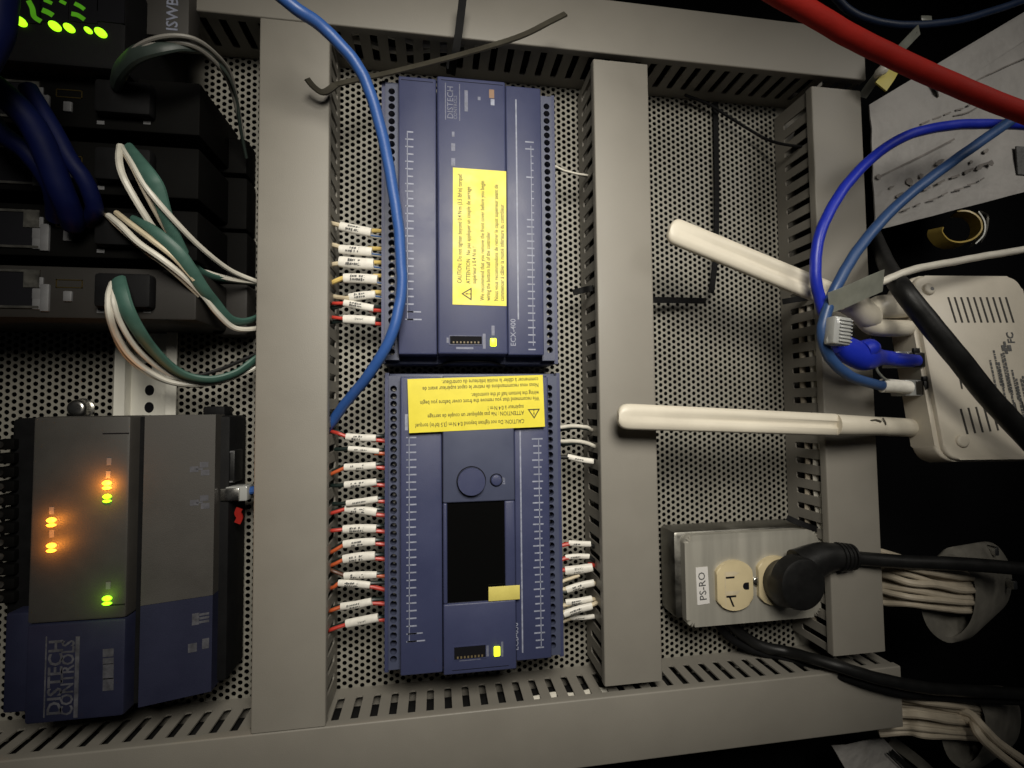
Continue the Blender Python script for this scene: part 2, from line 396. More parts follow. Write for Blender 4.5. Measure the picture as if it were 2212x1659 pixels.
def sticker(par, cx, cy, rz, wd, ht, z, skew=0):
    M = Matrix.Translation((cx, cy, z)) @ Matrix.Rotation(rz, 4, 'Z')
    st = part('caution_sticker', MB().prism([(-wd/2, -ht/2), (wd/2, -ht/2), (wd/2, ht/2), (-wd/2, ht/2)], 0, .0003, M=M), 'sticker', par, smooth=False)
    st['label'] = 'yellow caution sticker with black text'
    t = MB(); yy = [.375, .215, .105, -.045, -.155, -.305, -.415]; s = ht*.112
    for i, (ln, y) in enumerate(zip(CAUT, yy)):
        x = -wd*.345 if i < 3 else -wd*.465
        me = text_mesh(ln, 'LEFT', .008); wm = max(v.x for v in me[0])
        full = {0: .80, 1: .71, 2: .27, 3: .88, 4: .51, 5: .86, 6: .72}[i]*wd
        b = len(t.v); t.v += [M @ Vector((x+v.x*full/wm, ht*y-s*.35+v.y*s, .00042)) for v in me[0]]; t.f += [tuple(k+b for k in f) for f in me[1]]
    a = Vector((-wd*.468, ht*.15, .00042)); tw, tt = wd*.095, ht*.19; b0 = len(t.v)
    tri = [(0, 0), (tw, 0), (tw/2, tt)]; cen = (tw/2, tt*.36)
    inn = [(cen[0]+(x-cen[0])*.70, cen[1]+(y-cen[1])*.70) for x, y in tri]
    t.add([M @ (a+Vector((x, y, 0))) for x, y in tri+inn], [(0, 1, 4, 3), (1, 2, 5, 4), (2, 0, 3, 5)])
    t.text('!', ht*.13, a+Vector((tw*.43, tt*.12, 0)), M=M, bold=.02)
    part('printed_text', t, 'ink', st, smooth=False)
def controller(nm, label, X0, X1, Y0, Y1, cuts, holesL, holesR, model):
    d = thing(nm, label, 'controller', ((X0+X1)/2, (Y0+Y1)/2, 0), 'blue building controllers on the perforated panel')
    a, b, c, e = cuts                                # x of strip|left cover|centre|right cover|strip boundaries
    part('housing', MB().rbox(X0, X1, Y0, Y1, .006, ZS-.010, .0015), 'ctl_strip', d)
    for u in (X0, X1-.003): part('edge_rim', MB().box(u, u+.0030, Y0, Y1, ZS-.0102, ZS-.002), 'ctl_blue', d, smooth=False)
    for (x0, x1, hx, ys) in ((X0+.003, a, *holesL), (e, X1-.003, *holesR)):
        s = part('terminal_strip', hole_strip(x0, x1, Y0+.0025, Y1-.0025, ZS, ZS-.0102, hx, ys, .00255), 'ctl_strip', d)
        sm = MB()
        for y in ys: sm.disc((hx, y), .0015, ZS-.0089, ZS-.0078, 10)
        part('terminal_screws', sm, 'galvanised', s)['kind'] = 'stuff'
    return d
def cover(d, name, x0, x1, y0, y1, z1, m='ctl_blue', b=.0011):
    o = part(name, MB().rbox(x0, x1, y0, y1, ZS-.0102, z1, b, 3), m, d)
    return o
def dashes(cols, m, z, par, name='printed_marks'):
    mb = MB()
    for x, y, w, h in cols: mb.add([(x-w/2, y-h/2, z), (x+w/2, y-h/2, z), (x+w/2, y+h/2, z), (x-w/2, y+h/2, z)], [(0, 1, 2, 3)])
    return part(name, mb, m, par, smooth=False)
def xs(px, py, z): return P(px, py, z).x
def ys_(px, py, z): return P(px, py, z).y
def row(p0, p1, n, z):
    a = P(*p0, z).y; b = P(*p1, z).y; return [a+(b-a)*i/(n-1) for i in range(n)]

# upper controller
Y0, Y1 = .0342, .2580; X0, X1 = xs(824, 480, .0415), xs(1201, 480, .0415)
cuts = (xs(862, 500, ZS), xs(945, 500, ZM), xs(1095, 500, ZM), xs(1168, 500, ZS))
c1 = controller('controller', 'upper blue controller with a sideways yellow caution sticker', X0, X1, Y0, Y1, cuts,
                (xs(846, 480, ZS), row((843, 197), (850, 760), 35, ZS)), (xs(1184, 480, ZS), row((1180, 230), (1188, 756), 34, ZS)), 'ECX-400')
a, b, c, e = cuts
lc = cover(c1, 'side_cover', a, b-.0006, Y0+.006, Y1-.0008, ZC)
cc = cover(c1, 'center_cover', b, c, Y0+.006, Y1-.0006, ZM, b=.0016)
rc = cover(c1, 'side_cover', c+.0006, e, Y0+.006, Y1-.0008, ZC)
grooves = MB().box(a+.002, b-.003, Y1-.0042, Y1-.0038, ZC-.0002, ZC+.00012)
part('seam', grooves, 'hole', lc, smooth=False)
part('seam', MB().box(b+.003, c-.002, Y1-.0042, Y1-.0038, ZM-.0002, ZM+.00012), 'hole', cc, smooth=False)
# end lip and the arched latch between both controllers
latch = MB(); aw = (P(945, 780, .03).x, P(1090, 780, .03).x)
latch.tube([(aw[0], Y0-.001, .030), (aw[0]+.012, Y0+.0018, .036), ((aw[0]+aw[1])/2, Y0+.0024, .038), (aw[1]-.012, Y0+.0018, .036), (aw[1], Y0-.001, .030)], .0011, 8)
part('latch', latch, 'black', c1)
zc = ZC+.00015; zm = ZM+.00015
lp = row((884, 285), (893, 690), 26, ZC); tick = []
rnd = random.Random(3)
for i, y in enumerate(lp):
    tick += [(xs(886, 480, ZC), y, .0052+rnd.uniform(-.0006, .0004), .0011)] + ([(xs(878, 480, ZC), y, .0018, .0009)] if i % 3 else [])
tick += [(xs(895, 690, ZC), lp[-1], .011, .0010), (xs(895, 690, ZC), lp[-2], .010, .0010), (xs(880, 480, ZC), (lp[0]+lp[-1])/2, .0005, lp[0]-lp[-1])]
dashes(tick, 'print', zc, lc)
rp = row((1143, 307), (1150, 755), 30, ZC); tick = []
for i, y in enumerate(rp):
    if i in (2, 3, 4, 6, 7, 8, 9, 10): tick.append((xs(1152, 500, ZC), y, .0016, .0008)); continue
    tick += [(xs(1146, 500, ZC), y, .0070 if i in (0, 1) else .0058, .0010)]
tick += [(xs(1149, 500, ZC), (rp[0]+rp[-1])/2, .0005, rp[0]-rp[-1]-.006), (xs(1117, 450, ZC), (P(1117, 215, ZC).y+P(1117, 690, ZC).y)/2, .0011, P(1117, 215, ZC).y-P(1117, 690, ZC).y)]
dashes(tick, 'print', zc, rc)
tm = MB().text('ECX-400', .0058, (xs(1114, 745, ZC), ys_(1117, 748, ZC), zc), PI/2, bold=.006); part('model_number', tm, 'print', rc, smooth=False)
x9 = [xs(p, 220, ZM) for p in (965, 977, 988, 990)]; yb = ys_(975, 260, ZM)
tm = MB().text('DISTECH', .0066, (x9[1]+.0006, yb+.001, zm), PI/2, bold=.004).text('CONTROLS', .0036, (x9[2]-.0004, yb+.001, zm), PI/2, bold=.004)
part('maker_name', tm, 'print_dim', cc, smooth=False)
yt = ys_(975, 180, ZM)
dashes([(x9[0]-.001, (yb+yt)/2, .0006, yt-yb), (x9[3]+.001, (yb+yt)/2, .0006, yt-yb), (xs(1007, 218, ZM), ys_(1007, 218, ZM), .0026, .017),
        (xs(1035, 213, ZM), ys_(1035, 213, ZM), .0022, .0028), (xs(979, 290, ZM), ys_(979, 290, ZM), .002, .004), (xs(979, 318, ZM), ys_(979, 318, ZM), .003, .006), (xs(979, 350, ZM), ys_(979, 350, ZM), .003, .006)],
       'print_dim', zm, cc)
dashes([(xs(1062, 203, ZM), ys_(1062, 203, ZM), .004, .007)], 'badge', zm, cc, 'printed_badge')
dashes([(xs(1064, 221, ZM), ys_(1064, 221, ZM), .003, .005)], 'print', zm, cc, 'printed_badge')
q = [P(*p, ZM) for p in ((980, 360), (1095, 373), (1092, 663), (976, 656))]; cen = sum(q, Vector())/4
wd = ((q[0]-q[3]).length+(q[1]-q[2]).length)/2; ht = ((q[0]-q[1]).length+(q[3]-q[2]).length)/2
sticker(c1, cen.x, cen.y, PI/2-.008, wd, ht, ZM+.0001)
def switch_bank(par, p0, p1, zt, nsw):
    """recess framed in the cover with a row of tiny switches"""
    q0 = P(*p0, zt); q1 = P(*p1, zt); x0, x1 = q0.x, q1.x; y1, y0 = q0.y, q1.y
    o = part('switch_recess', MB().box(x0, x1, y0, y1, zt-.0001, zt+.0002), 'hole', par, smooth=False)
    fr = MB(); t = .0006
    for bx in ((x0-t, x1+t, y1, y1+t), (x0-t, x1+t, y0-t, y0), (x0-t, x0, y0, y1), (x1, x1+t, y0, y1)): fr.box(*bx, zt-.0001, zt+.0006)
    part('recess_frame', fr, 'ctl_blue', o, smooth=False)
    for i in range(nsw):
        u = x0+(x1-x0)*(i+1)/(nsw+1); part('switch', MB().box(u-.0006, u+.0006, y0+.0007, y0+.0021, zt+.0001, zt+.0009), 'ivory_dark', o, smooth=False)
def led(par, p0, p1, zt, m='led_lime', name='status_light'):
    q0 = P(*p0, zt); q1 = P(*p1, zt); return part(name, MB().rbox(q0.x, q1.x, q1.y, q0.y, zt-.0006, zt+.0012, .0006), m, par)
switch_bank(c1, (972, 726), (1041, 744), ZM, 8); led(c1, (1059, 731), (1072, 748), ZM)
dashes([(xs(1046, 737, ZM), ys_(1046, 737, ZM), .0022, .0115), (xs(1065, 714, ZM), ys_(1065, 714, ZM), .0024, .0075), (xs(1004, 752, ZM), ys_(1004, 752, ZM), .013, .0016),
        (xs(967, 735, ZM), ys_(967, 735, ZM), .0016, .004)], 'print_dim', zm, cc)

# lower controller
Y0, Y1 = -.1975, .0268; X0, X1 = xs(831, 1150, .0415), xs(1214, 1150, .0415)
cuts = (xs(866, 1150, ZS), xs(957, 1150, ZM), xs(1113, 1150, ZM), xs(1184, 1150, ZS))
c2 = controller('controller', 'lower blue controller with a dark display and an upside-down yellow caution sticker', X0, X1, Y0, Y1, cuts,
                (xs(850, 1150, ZS), row((848, 840), (850, 1424), 36, ZS)), (xs(1191, 1150, ZS), row((1184, 838), (1196, 1394), 35, ZS)), 'ECB-650')
a, b, c, e = cuts
lc = cover(c2, 'side_cover', a, b-.0006, Y0+.0008, Y1-.0035, ZC)
rc = cover(c2, 'side_cover', c+.0006, e, Y0+.004, Y1-.0035, ZC)
# centre cover with the display window opening
s0 = P(966, 1087, ZM); s1 = P(1092, 1297, ZM)
wx0, wx1, wy0, wy1 = s0.x, s1.x, s1.y, s0.y
cb = Y0+.0004; ct = Y1-.0030; m1 = .0045
cc = part('center_cover', MB().rbox(b, c, cb, wy0, ZS-.0102, ZM, .0012, 3), 'ctl_blue', c2)
for u0, u1 in ((b, wx0), (wx1, c)): part('display_frame', MB().rbox(u0, u1, wy0+.0001, wy1-.0001, ZS-.0102, ZM-.0001, .0012, 3), 'ctl_blue', cc)
kp = part('key_plate', MB().rbox(b, c, wy1, ct, ZS-.0102, ZM, .0012, 3), 'ctl_strip', c2)
scr = part('display', MB().box(wx0-.001, wx1+.001, wy0-.001, wy1+.001, ZM-.006, ZM-.0022), 'screen', c2, smooth=False)
kc = P(1018, 1039, ZM)
part('jog_knob', MB().disc((kc.x, kc.y), .0102, ZM-.0001, ZM+.0045, 72, .0012), 'ctl_blue', kp)
ring = MB(); n = 40
for rr0, rr1 in ((.0104, .0112),):
    ring.v += [Vector((kc.x+r*math.cos(2*PI*k/n), kc.y+r*math.sin(2*PI*k/n), ZM+.0001)) for r in (rr0, rr1) for k in range(n)]
    ring.f += [(k, (k+1) % n, n+(k+1) % n, n+k) for k in range(n)]
k2 = P(1072, 1037, ZM); o0 = len(ring.v)
ring.v += [Vector((k2.x+r*math.cos(2*PI*k/n), k2.y+r*math.sin(2*PI*k/n), ZM+.0001)) for r in (.0043, .0050) for k in range(n)]
ring.f += [(o0+k, o0+(k+1) % n, o0+n+(k+1) % n, o0+n+k) for k in range(n)]
part('knob_gap', ring, 'hole', kp, smooth=False)
part('exit_button', MB().disc((k2.x, k2.y), .0042, ZM-.0001, ZM+.0022, 28, .0010), 'ctl_blue', kp)
part('printed_text', MB().text('EXIT', .0026, (P(1091, 1048, ZM).x, P(1091, 1046, ZM).y, zm), PI/2, bold=.01), 'print', kp, smooth=False)
q = [P(*p, ZM) for p in ((881, 818), (1171, 811), (1178, 922), (883, 935))]; cen = sum(q, Vector())/4
wd = ((q[0]-q[1]).length+(q[3]-q[2]).length)/2; ht = ((q[0]-q[3]).length+(q[1]-q[2]).length)/2
sticker(c2, cen.x, cen.y, PI+.030, wd, ht, ZM+.0001)
p0 = P(1055, 1268, ZM); p1 = P(1123, 1294, ZM)
part('blank_sticker', MB().prism([(p0.x, p1.y), (p1.x, p1.y), (p1.x, p0.y), (p0.x, p0.y)], ZM+.0001, ZM+.0005, .0002), 'sticker_pale', c2)['label'] = 'small blank yellow sticker'
lp = row((888, 945), (895, 1385), 28, ZC); tick = []
for i, y in enumerate(lp):
    tick += [(xs(891, 1150, ZC), y, .0056+rnd.uniform(-.0006, .0004), .0011)] + ([(xs(881, 1150, ZC), y, .0022, .0009)])
tick += [(xs(899, 1385, ZC), lp[-1], .013, .0010), (xs(897, 1385, ZC), lp[-2], .011, .0010), (xs(884, 1150, ZC), (lp[0]+lp[-1])/2, .0005, lp[0]-lp[-1]),
         (xs(878, 905, ZC), ys_(878, 912, ZC), .0022, .012)]
dashes(tick, 'print', zc, lc)
rp = row((1158, 948), (1170, 1398), 30, ZC); tick = []
for i, y in enumerate(rp): tick += [(xs(1163, 1150, ZC), y, .0064 if i % 3 else .0085, .0011)]
tick += [(xs(1166, 1150, ZC), (rp[0]+rp[-1])/2, .0006, rp[0]-rp[-1]), (xs(1126, 1150, ZC), (P(1126, 930, ZC).y+P(1126, 1410, ZC).y)/2, .0011, P(1126, 930, ZC).y-P(1126, 1410, ZC).y)]
dashes(tick, 'print', zc, rc)
part('model_number', MB().text('ECB-650', .0058, (xs(1122, 1400, ZC)-.0008, ys_(1127, 1404, ZC), zc), PI/2, bold=.006), 'print', rc, smooth=False)
switch_bank(c2, (981, 1398), (1049, 1419), ZM, 8); led(c2, (1067, 1397), (1080, 1416), ZM)
dashes([(xs(1053, 1405, ZM), ys_(1053, 1406, ZM), .002, .008), (xs(1085, 1405, ZM), ys_(1085, 1402, ZM), .0016, .011), (xs(1015, 1424, ZM), ys_(1015, 1424, ZM), .016, .0015)], 'print_dim', zm, cc)
part('seam', MB().box(b+.006, c-.006, cb+.0030, cb+.0034, ZM-.0002, ZM+.00012), 'hole', cc, smooth=False)

# ------------------------------------------------------------------ labelled wires beside the controllers
def sleeve_wire(zf, A, B, th, wires, label, group, zz=.030, txt=None, name='labelled_wire'):
    """white printed sleeve from A to B with coloured wires leaving both ends; crop coordinates through zf"""
    pa, pb = zf(*A, zz), zf(*B, zz+.002); mid = (pa+pb)/2
    d = thing(name, label, 'wire', mid, group)
    r = (zf(0, th, zz)-zf(0, 0, zz)).length/2*1.15; t = (pb-pa).normalized(); S = Vector((-t.y, t.x, 0)).normalized()
    bow = S*random.uniform(-.0005, .0005)
    sl = part('label_sleeve', MB().tube([pa, pa+t*.0006, mid+bow, pb-t*.0006, pb], [r*.80, r*.97, r, r*.97, r*.86], 14, 4, .72), 'sleeve', d)
    for m, pts, wr in wires:
        part('wire', MB().tube([zf(p[0], p[1], zz+(p[2] if len(p) > 2 else 0)) for p in pts], wr, 8, 5), m, d)
    L = (pb-pa).length; ang = math.atan2(t.y, t.x); tb = MB(); zt = r*.72
    MM = Matrix.Translation(mid+bow*.8) @ Matrix.Rotation(ang, 4, 'Z')
    def on(u, v):                                  # a point on the sleeve's curved front
        h = .72*math.sqrt(max(0, r*r-v*v)); return MM @ Vector((u, v, h+.00022))
    if txt:
        for ln, v0 in zip(txt, ([0] if len(txt) == 1 else [-.38*r, .38*r])):
            me = text_mesh(ln, 'CENTER', .01); s = r*.62
            bi = len(tb.v); tb.v += [on(-v.x*s, v0-(v.y-.35)*s) for v in me[0]]; tb.f += [tuple(k+bi for k in f) for f in me[1]]
    else:
        for v0 in ((-.05*r,) if r < .0026 else (-.36*r, .30*r)):
            u = -L*.30
            while u < L*.30:
                w_ = random.uniform(.0007, .0016); h_ = r*random.uniform(.16, .30)
                if random.random() < .8: tb.add([on(u, v0-h_), on(u+w_, v0-h_*random.uniform(.3, 1)), on(u+w_, v0+h_), on(u, v0+h_*random.uniform(.3, 1))], [(0, 1, 2, 3)])
                u += w_+random.uniform(.0001, .0006)
    part('printed_text', tb, 'ink_grey', sl, smooth=False)
    return d
z4 = Z(1300, 850, 1/3.6875); z5 = Z(1300, 1680, 1/3.6875); z6 = Z(1300, 2100, 1/3.6875)
G1 = 'labelled wires entering the upper controller'; G2 = 'labelled red wires entering the lower controller'; G3 = 'labelled wires leaving the right of the lower controller'
def pairY(yr, yw, x, left, la):
    return [('yellow_wire', [(x-60, yr), (x+60, yr), (840, yr+8, -.002)], .0017), ('white_wire', [(x-60, yw-12), (x+40, yw), (840, yw+30, -.002)], .0014),
            ('blue_stripe', [(x-60, yw-22, .0012), (x+40, yw-9, .0013), (840, yw+18, -.001)], .0007), (la, left, .0019)]
sleeve_wire(z4, (150, 150), (590, 240), 120, pairY(215, 300, 600, [(200, 160), (90, 125), (-60, 90, -.004)], 'cream_wire'), 'topmost white label sleeve on a yellow and a blue-white wire', G1)
sleeve_wire(z4, (140, 485), (600, 522), 120, pairY(475, 565, 610, [(200, 480), (90, 435), (-60, 400, -.004)], 'cream_wire'), 'second white label sleeve from the top, yellow and blue-white wires splaying apart', G1)
sleeve_wire(z4, (140, 665), (625, 700), 145, pairY(675, 755, 630, [(200, 680), (65, 700), (-60, 720, -.004)], 'cream_wire'), 'thickest white label sleeve on yellow and white wires, third from the top', G1)
sleeve_wire(z4, (205, 905), (680, 925), 125, pairY(870, 985, 690, [(240, 900), (150, 915), (60, 955), (-60, 1000, -.004)], 'yellow_wire'), 'white label sleeve with its yellow wire bending down at the duct end', G1)
sleeve_wire(z4, (285, 1182), (650, 1140), 105, pairY(1107, 1182, 660, [(330, 1170), (240, 1195), (100, 1180, -.006), (-60, 1150, -.01)], 'cream_wire'), 'short tilted white label sleeve just above the upper red wires', G1)
def red(x, y, dx=.0, m='red_wire', y2=None): return (m, [(x-70, y), (x+30, y), (840, (y2 or y+18), -.001)], .0016)
def dk(x, y, y2=None): return ('green_black_wire', [(x-70, y), (x+30, y), (840, y2 or y-6, -.003)], .0016)
def lf(m, x, y, x2, y2): return (m, [(x+60, y), (x-10, y+(y2-y)*.15), (x2, y2), (x2-90, y2+(y2-y)*.5, -.004)], .0014)
def lk(x, y, x2, y2): return ('green_black_wire', [(x+60, y, -.002), (x-10, y, -.003), (x2, y2, -.004), (x2-90, y2, -.006)], .0016)
sleeve_wire(z4, (205, 1262), (625, 1340), 92, [red(640, 1372), dk(640, 1320), lf('red_wire', 205, 1268, 80, 1270), lk(205, 1290, 80, 1330)], 'white label sleeve on a red wire, tilted, above the lowest one at the upper controller', G1)
sleeve_wire(z4, (200, 1498), (650, 1522), 112, [red(665, 1568), dk(665, 1510), lf('red_wire', 205, 1495, 60, 1475), lk(205, 1520, 60, 1540)], 'lowest white label sleeve at the upper controller, on red wires', G1, txt=['24VAC'])
S = [(z5, (235, 145), (660, 165), 92, 'red_wire', 198, 138, ('red_wire', 110, 95), 'first red-wired label sleeve of the lower controller, just under the blue cable end'),
     (z5, (270, 318), (705, 357), 72, 'orange_wire', 388, 340, None, 'narrow label sleeve with ridged edges, second down the lower controller'),
     (z5, (212, 590), (660, 562), 95, 'red_wire', 592, 545, ('orange_wire', 40, 675), 'third label sleeve down the lower controller, orange wire dropping at its duct end'),
     (z5, (215, 845), (668, 802), 92, 'red_wire', 845, 790, None, 'fourth label sleeve down the lower controller, rising towards the terminals'),
     (z5, (242, 1112), (688, 1050), 84, 'red_wire', 1080, 1040, None, 'steep label sleeve lying on top of the next one at the lower controller'),
     (z5, (225, 1188), (668, 1242), 108, 'red_wire', 1280, 1200, ('red_wire', 40, 1250), 'label sleeve tilted down under the steep one at the lower controller'),
     (z5, (197, 1490), (662, 1478), 108, 'red_wire', 1515, 1440, ('red_wire', 35, 1508), 'level label sleeve with straight red wires, seventh down the lower controller'),
     (z6, (200, 158), (650, 118), 104, 'red_wire', 150, 95, ('orange_wire', 50, 255), 'eighth label sleeve down the lower controller, with an orange wire slanting low to the duct'),
     (z6, (197, 375), (645, 322), 118, 'red_wire', 365, 310, ('orange_wire', 65, 445), 'thick label sleeve with two lines of print, ninth down the lower controller'),
     (z6, (210, 617), (668, 602), 92, 'orange_wire', 612, 580, ('brown_wire', 30, 540), 'label sleeve with a brown wire, upper of two touching sleeves near the bottom'),
     (z6, (127, 720), (572, 752), 92, 'red_wire', 775, 720, ('orange_wire', 55, 778), 'label sleeve shifted towards the duct, lower of two touching sleeves near the bottom'),
     (z6, (160, 1062), (598, 988), 98, 'red_wire', 1010, 960, ('orange_wire', 25, 1115), 'next to last label sleeve at the lower controller, tilted up to the terminals'),
     (z6, (237, 1312), (690, 1222), 112, 'red_wire', 1250, 1215, ('red_wire', 20, 1395), 'lowest and most tilted label sleeve at the lower controller')]
for i, (zf, A, B, th, m, yr, yk, le, lab) in enumerate(S):
    ws = [red(B[0]+10, yr, m=m, y2=yr+(55 if i == 10 else 16)), dk(B[0]+10, yk)]
    if le: ws += [lf(le[0], A[0], A[1], le[1], le[2]), lk(A[0], A[1]-10, le[1], le[2]-25)]
    else: ws += [lk(A[0], A[1], A[0]-110, A[1]+10)]
    sleeve_wire(zf, A, B, th, ws, lab, G2, zz=.030+(.004 if i == 4 else 0), txt=['24VAC'] if i == 12 else None)
z7 = Z(2180, 1600, 1/6.635); z8 = Z(2180, 2080, 1/4.15)
def rw(m, pts, r=.0017): return (m, pts, r)
sleeve_wire(z7, (365, 1310), (1030, 1440), 128, [rw('black', [(60, 1330), (300, 1330), (450, 1330)]), rw('black', [(950, 1420), (1090, 1450), (1250, 1480, -.004)])], 'white label sleeve on a black wire beside the two loose white wires', G3)
R8 = [((245, 240), (600, 258), 84, [rw('red_wire', [(100, 290), (180, 268), (330, 240)]), rw('black', [(570, 260), (680, 310), (740, 400, -.004)])], 'upper of two small red-wired sleeves right of the lower controller', None),
      ((200, 472), (575, 458), 76, [rw('red_wire', [(90, 530), (180, 492), (300, 470)]), rw('black', [(550, 460), (680, 540), (740, 620, -.004)])], 'lower of two small red-wired sleeves right of the lower controller', None),
      ((190, 695), (625, 640), 128, [rw('red_wire', [(90, 690), (170, 680), (300, 670)]), rw('red_wire', [(560, 590), (640, 602), (740, 640, -.004)]), rw('cream_wire', [(90, 910), (160, 860), (330, 800), (420, 765)], .0014)], 'large sleeve printed in two lines right of the lower controller', ['EX FAN-2', 'STATUS']),
      ((215, 1005), (650, 890), 104, [rw('cream_wire', [(90, 1010), (180, 995), (300, 980)]), rw('cream_wire', [(600, 900), (690, 902), (760, 960, -.004)]), rw('green_black_wire', [(90, 1040), (180, 1035), (300, 1010)])], 'tilted sleeve on cream wires below the two-line sleeve', None),
      ((200, 1212), (620, 1150), 94, [rw('cream_wire', [(90, 1265), (180, 1258), (290, 1225)]), rw('cream_wire', [(580, 1150), (660, 1160), (740, 1180, -.004)])], 'sleeve third from the bottom right of the lower controller', None),
      ((170, 1402), (620, 1270), 108, [rw('cream_wire', [(90, 1380), (170, 1370), (290, 1360)]), rw('cream_wire', [(570, 1270), (650, 1240), (715, 1215), (780, 1225, -.004)])], 'steep sleeve with a cream wire tip, second from the bottom', None),
      ((265, 1462), (660, 1440), 70, [rw('cream_wire', [(90, 1570), (160, 1520), (300, 1465)], .0014), rw('black', [(620, 1445), (700, 1500), (760, 1580, -.004)])], 'lowest thin sleeve right of the lower controller, half covered', None)]
for i, (A, B, th, ws, lab, tx) in enumerate(R8): sleeve_wire(z8, A, B, th, ws, lab, G3, zz=.026+(.005 if i == 5 else 0)-(.004 if i == 6 else 0), txt=tx)
def loose(nm, m, pts, r, label, cat='wire', group=None, n=10, **k):
    mb = MB().tube(pts, r, n, 8, **k); ph = random.uniform(0, 6); wob = .00014 if len(pts) > 7 else .0001
    for i in range(len(mb.v)//n):                  # small kinks and an uneven jacket, as a handled cable has
        d = Vector((math.sin(i*.53+ph)+.6*math.sin(i*1.37+2*ph), math.sin(i*.47+1.3*ph)+.6*math.sin(i*1.13+ph), 0))*wob
        for k_ in range(n): mb.v[i*n+k_] += d
    return solo(nm, mb, m, label, cat, group)
loose('loose_wire', 'white_wire', [z7(80, 570, .03), z7(170, 545, .03), z7(550, 512, .034), z7(850, 540, .034), z7(960, 600, .03), z7(1080, 640, .02)], .0015, 'upper loose white wire looping from the lower controller into the duct', 'wire', 'loose wires')
loose('loose_wire', 'white_wire', [z7(80, 930, .03), z7(170, 912, .03), z7(550, 910, .036), z7(850, 950, .036), z7(1070, 1050, .033), z7(1200, 1120, .022)], .0016, 'lower, whiter loose wire looping from the lower controller into the duct', 'wire', 'loose wires')
loose('loose_wire', 'green_black_wire', [z7(80, 640, .024), z7(300, 600, .024), z7(600, 560, .024), z7(1000, 610, .02)], .0013, 'dark wire just under the upper loose white wire', 'wire', 'loose wires')
loose('loose_wire', 'green_black_wire', [z7(80, 1010, .024), z7(300, 1000, .024), z7(600, 960, .024), z7(1000, 1020, .02)], .0013, 'dark wire just under the lower loose white wire', 'wire', 'loose wires')
loose('loose_wire', 'white_wire', [P(1190, 357, .034), P(1202, 360, .034), P(1220, 369, .033), P(1262, 378, .03), P(1280, 381, .02)], .0009, 'thin white wire from the upper controller to the duct', 'wire', 'loose wires')
loose('loose_wire', 'green_black_wire', [P(1190, 366, .030), P(1212, 368, .031), P(1240, 374, .03), P(1280, 384, .02)], .0011, 'thin dark wire from the upper controller to the duct', 'wire', 'loose wires')

# ------------------------------------------------------------------ blue cable over the upper controller, ties at the top
loose('network_cable', 'blue_cable', [P(560, -45, .125), P(640, 18, .12), P(700, 62, .112), P(765, 132, .104), P(805, 215, .096), P(838, 350, .084), P(858, 470, .076), P(866, 560, .071), P(866, 640, .068), P(845, 725, .066), P(800, 805, .056), P(750, 866, .040), P(722, 905, .030), P(690, 945, .022)], .0039,
      'light blue network cable sweeping across the upper controller into the wide duct', 'cable', n=16)
solo('zip_tie', MB().ribbon([P(1003, -30, .075), P(997, 20, .072), P(988, 90, .066), P(980, 130, .058), P(976, 160, .04)], .0058, .0014, up=(0, 0, 1)), 'black_matte', 'black zip tie tail hanging down over the top duct', 'zip tie')
ot = MB().ribbon([P(1222, 30, .082), P(1190, 46, .081), P(1120, 80, .076), P(1000, 117, .066), P(900, 143, .057), P(838, 158, .050), P(780, 170, .049), P(725, 183, .056)], .0050, .0013, up=(0, .5, 1))
ot.ribbon([P(725, 183, .056), P(708, 196, .060), P(694, 199, .062), P(676, 186, .064), P(663, 170, .066)], .0050, .0013, up=(.3, .5, 1))
solo('zip_tie', ot, 'olive_tie', 'long olive grey zip tie slanting above the upper controller with a hooked end', 'zip tie')
solo('zip_tie', MB().rbox(-.004, .004, -.004, .004, 0, .007, .001, M=Matrix.Translation(P(974, 152, .03))), 'black_matte', 'dark zip tie head above the middle of the upper controller', 'zip tie')
# black ties on the bare panel between the two right ducts
solo('zip_tie', MB().ribbon([P(1545, 222, .004), P(1547, 330, .004), P(1548, 450, .005), P(1546, 545, .006), P(1541, 600, .010), P(1536, 632, .014)], .0050, .0013), 'black_matte', 'vertical black zip tie running down the bare perforated panel', 'zip tie')
solo('zip_tie', MB().ribbon([P(1395, 648, .020), P(1430, 648, .018), P(1480, 649, .014), P(1524, 650, .012)], .0052, .0014), 'black_matte', 'short horizontal black zip tie sticking out of the middle duct', 'zip tie')
loose('thin_wire', 'black_matte', [P(1480, 205, .012), P(1530, 225, .010), P(1590, 262, .012), P(1650, 298, .016), P(1700, 313, .03), P(1750, 318, .036), P(1790, 322, .03)], .0013, 'thin black wire slanting across the panel corner below the top duct', 'wire')
for k, (pts, lab) in enumerate([([P(1690, 652, .03), P(1712, 648, .034), P(1745, 643, .036), P(1770, 640, .03)], 'black zip tie around the right duct under the tilted antenna'),
                                ([P(1700, 1118, .028), P(1722, 1128, .034), P(1750, 1138, .036), P(1772, 1146, .034)], 'black zip tie around the right duct above the outlet box'),
                                ([P(1238, 632, .03), P(1258, 627, .03), P(1278, 623, .036), P(1300, 620, .03)], 'black zip tie poking from the middle duct beside the upper controller')]):
    solo('zip_tie', MB().ribbon(pts, .0050, .0014), 'black_matte', lab, 'zip tie')

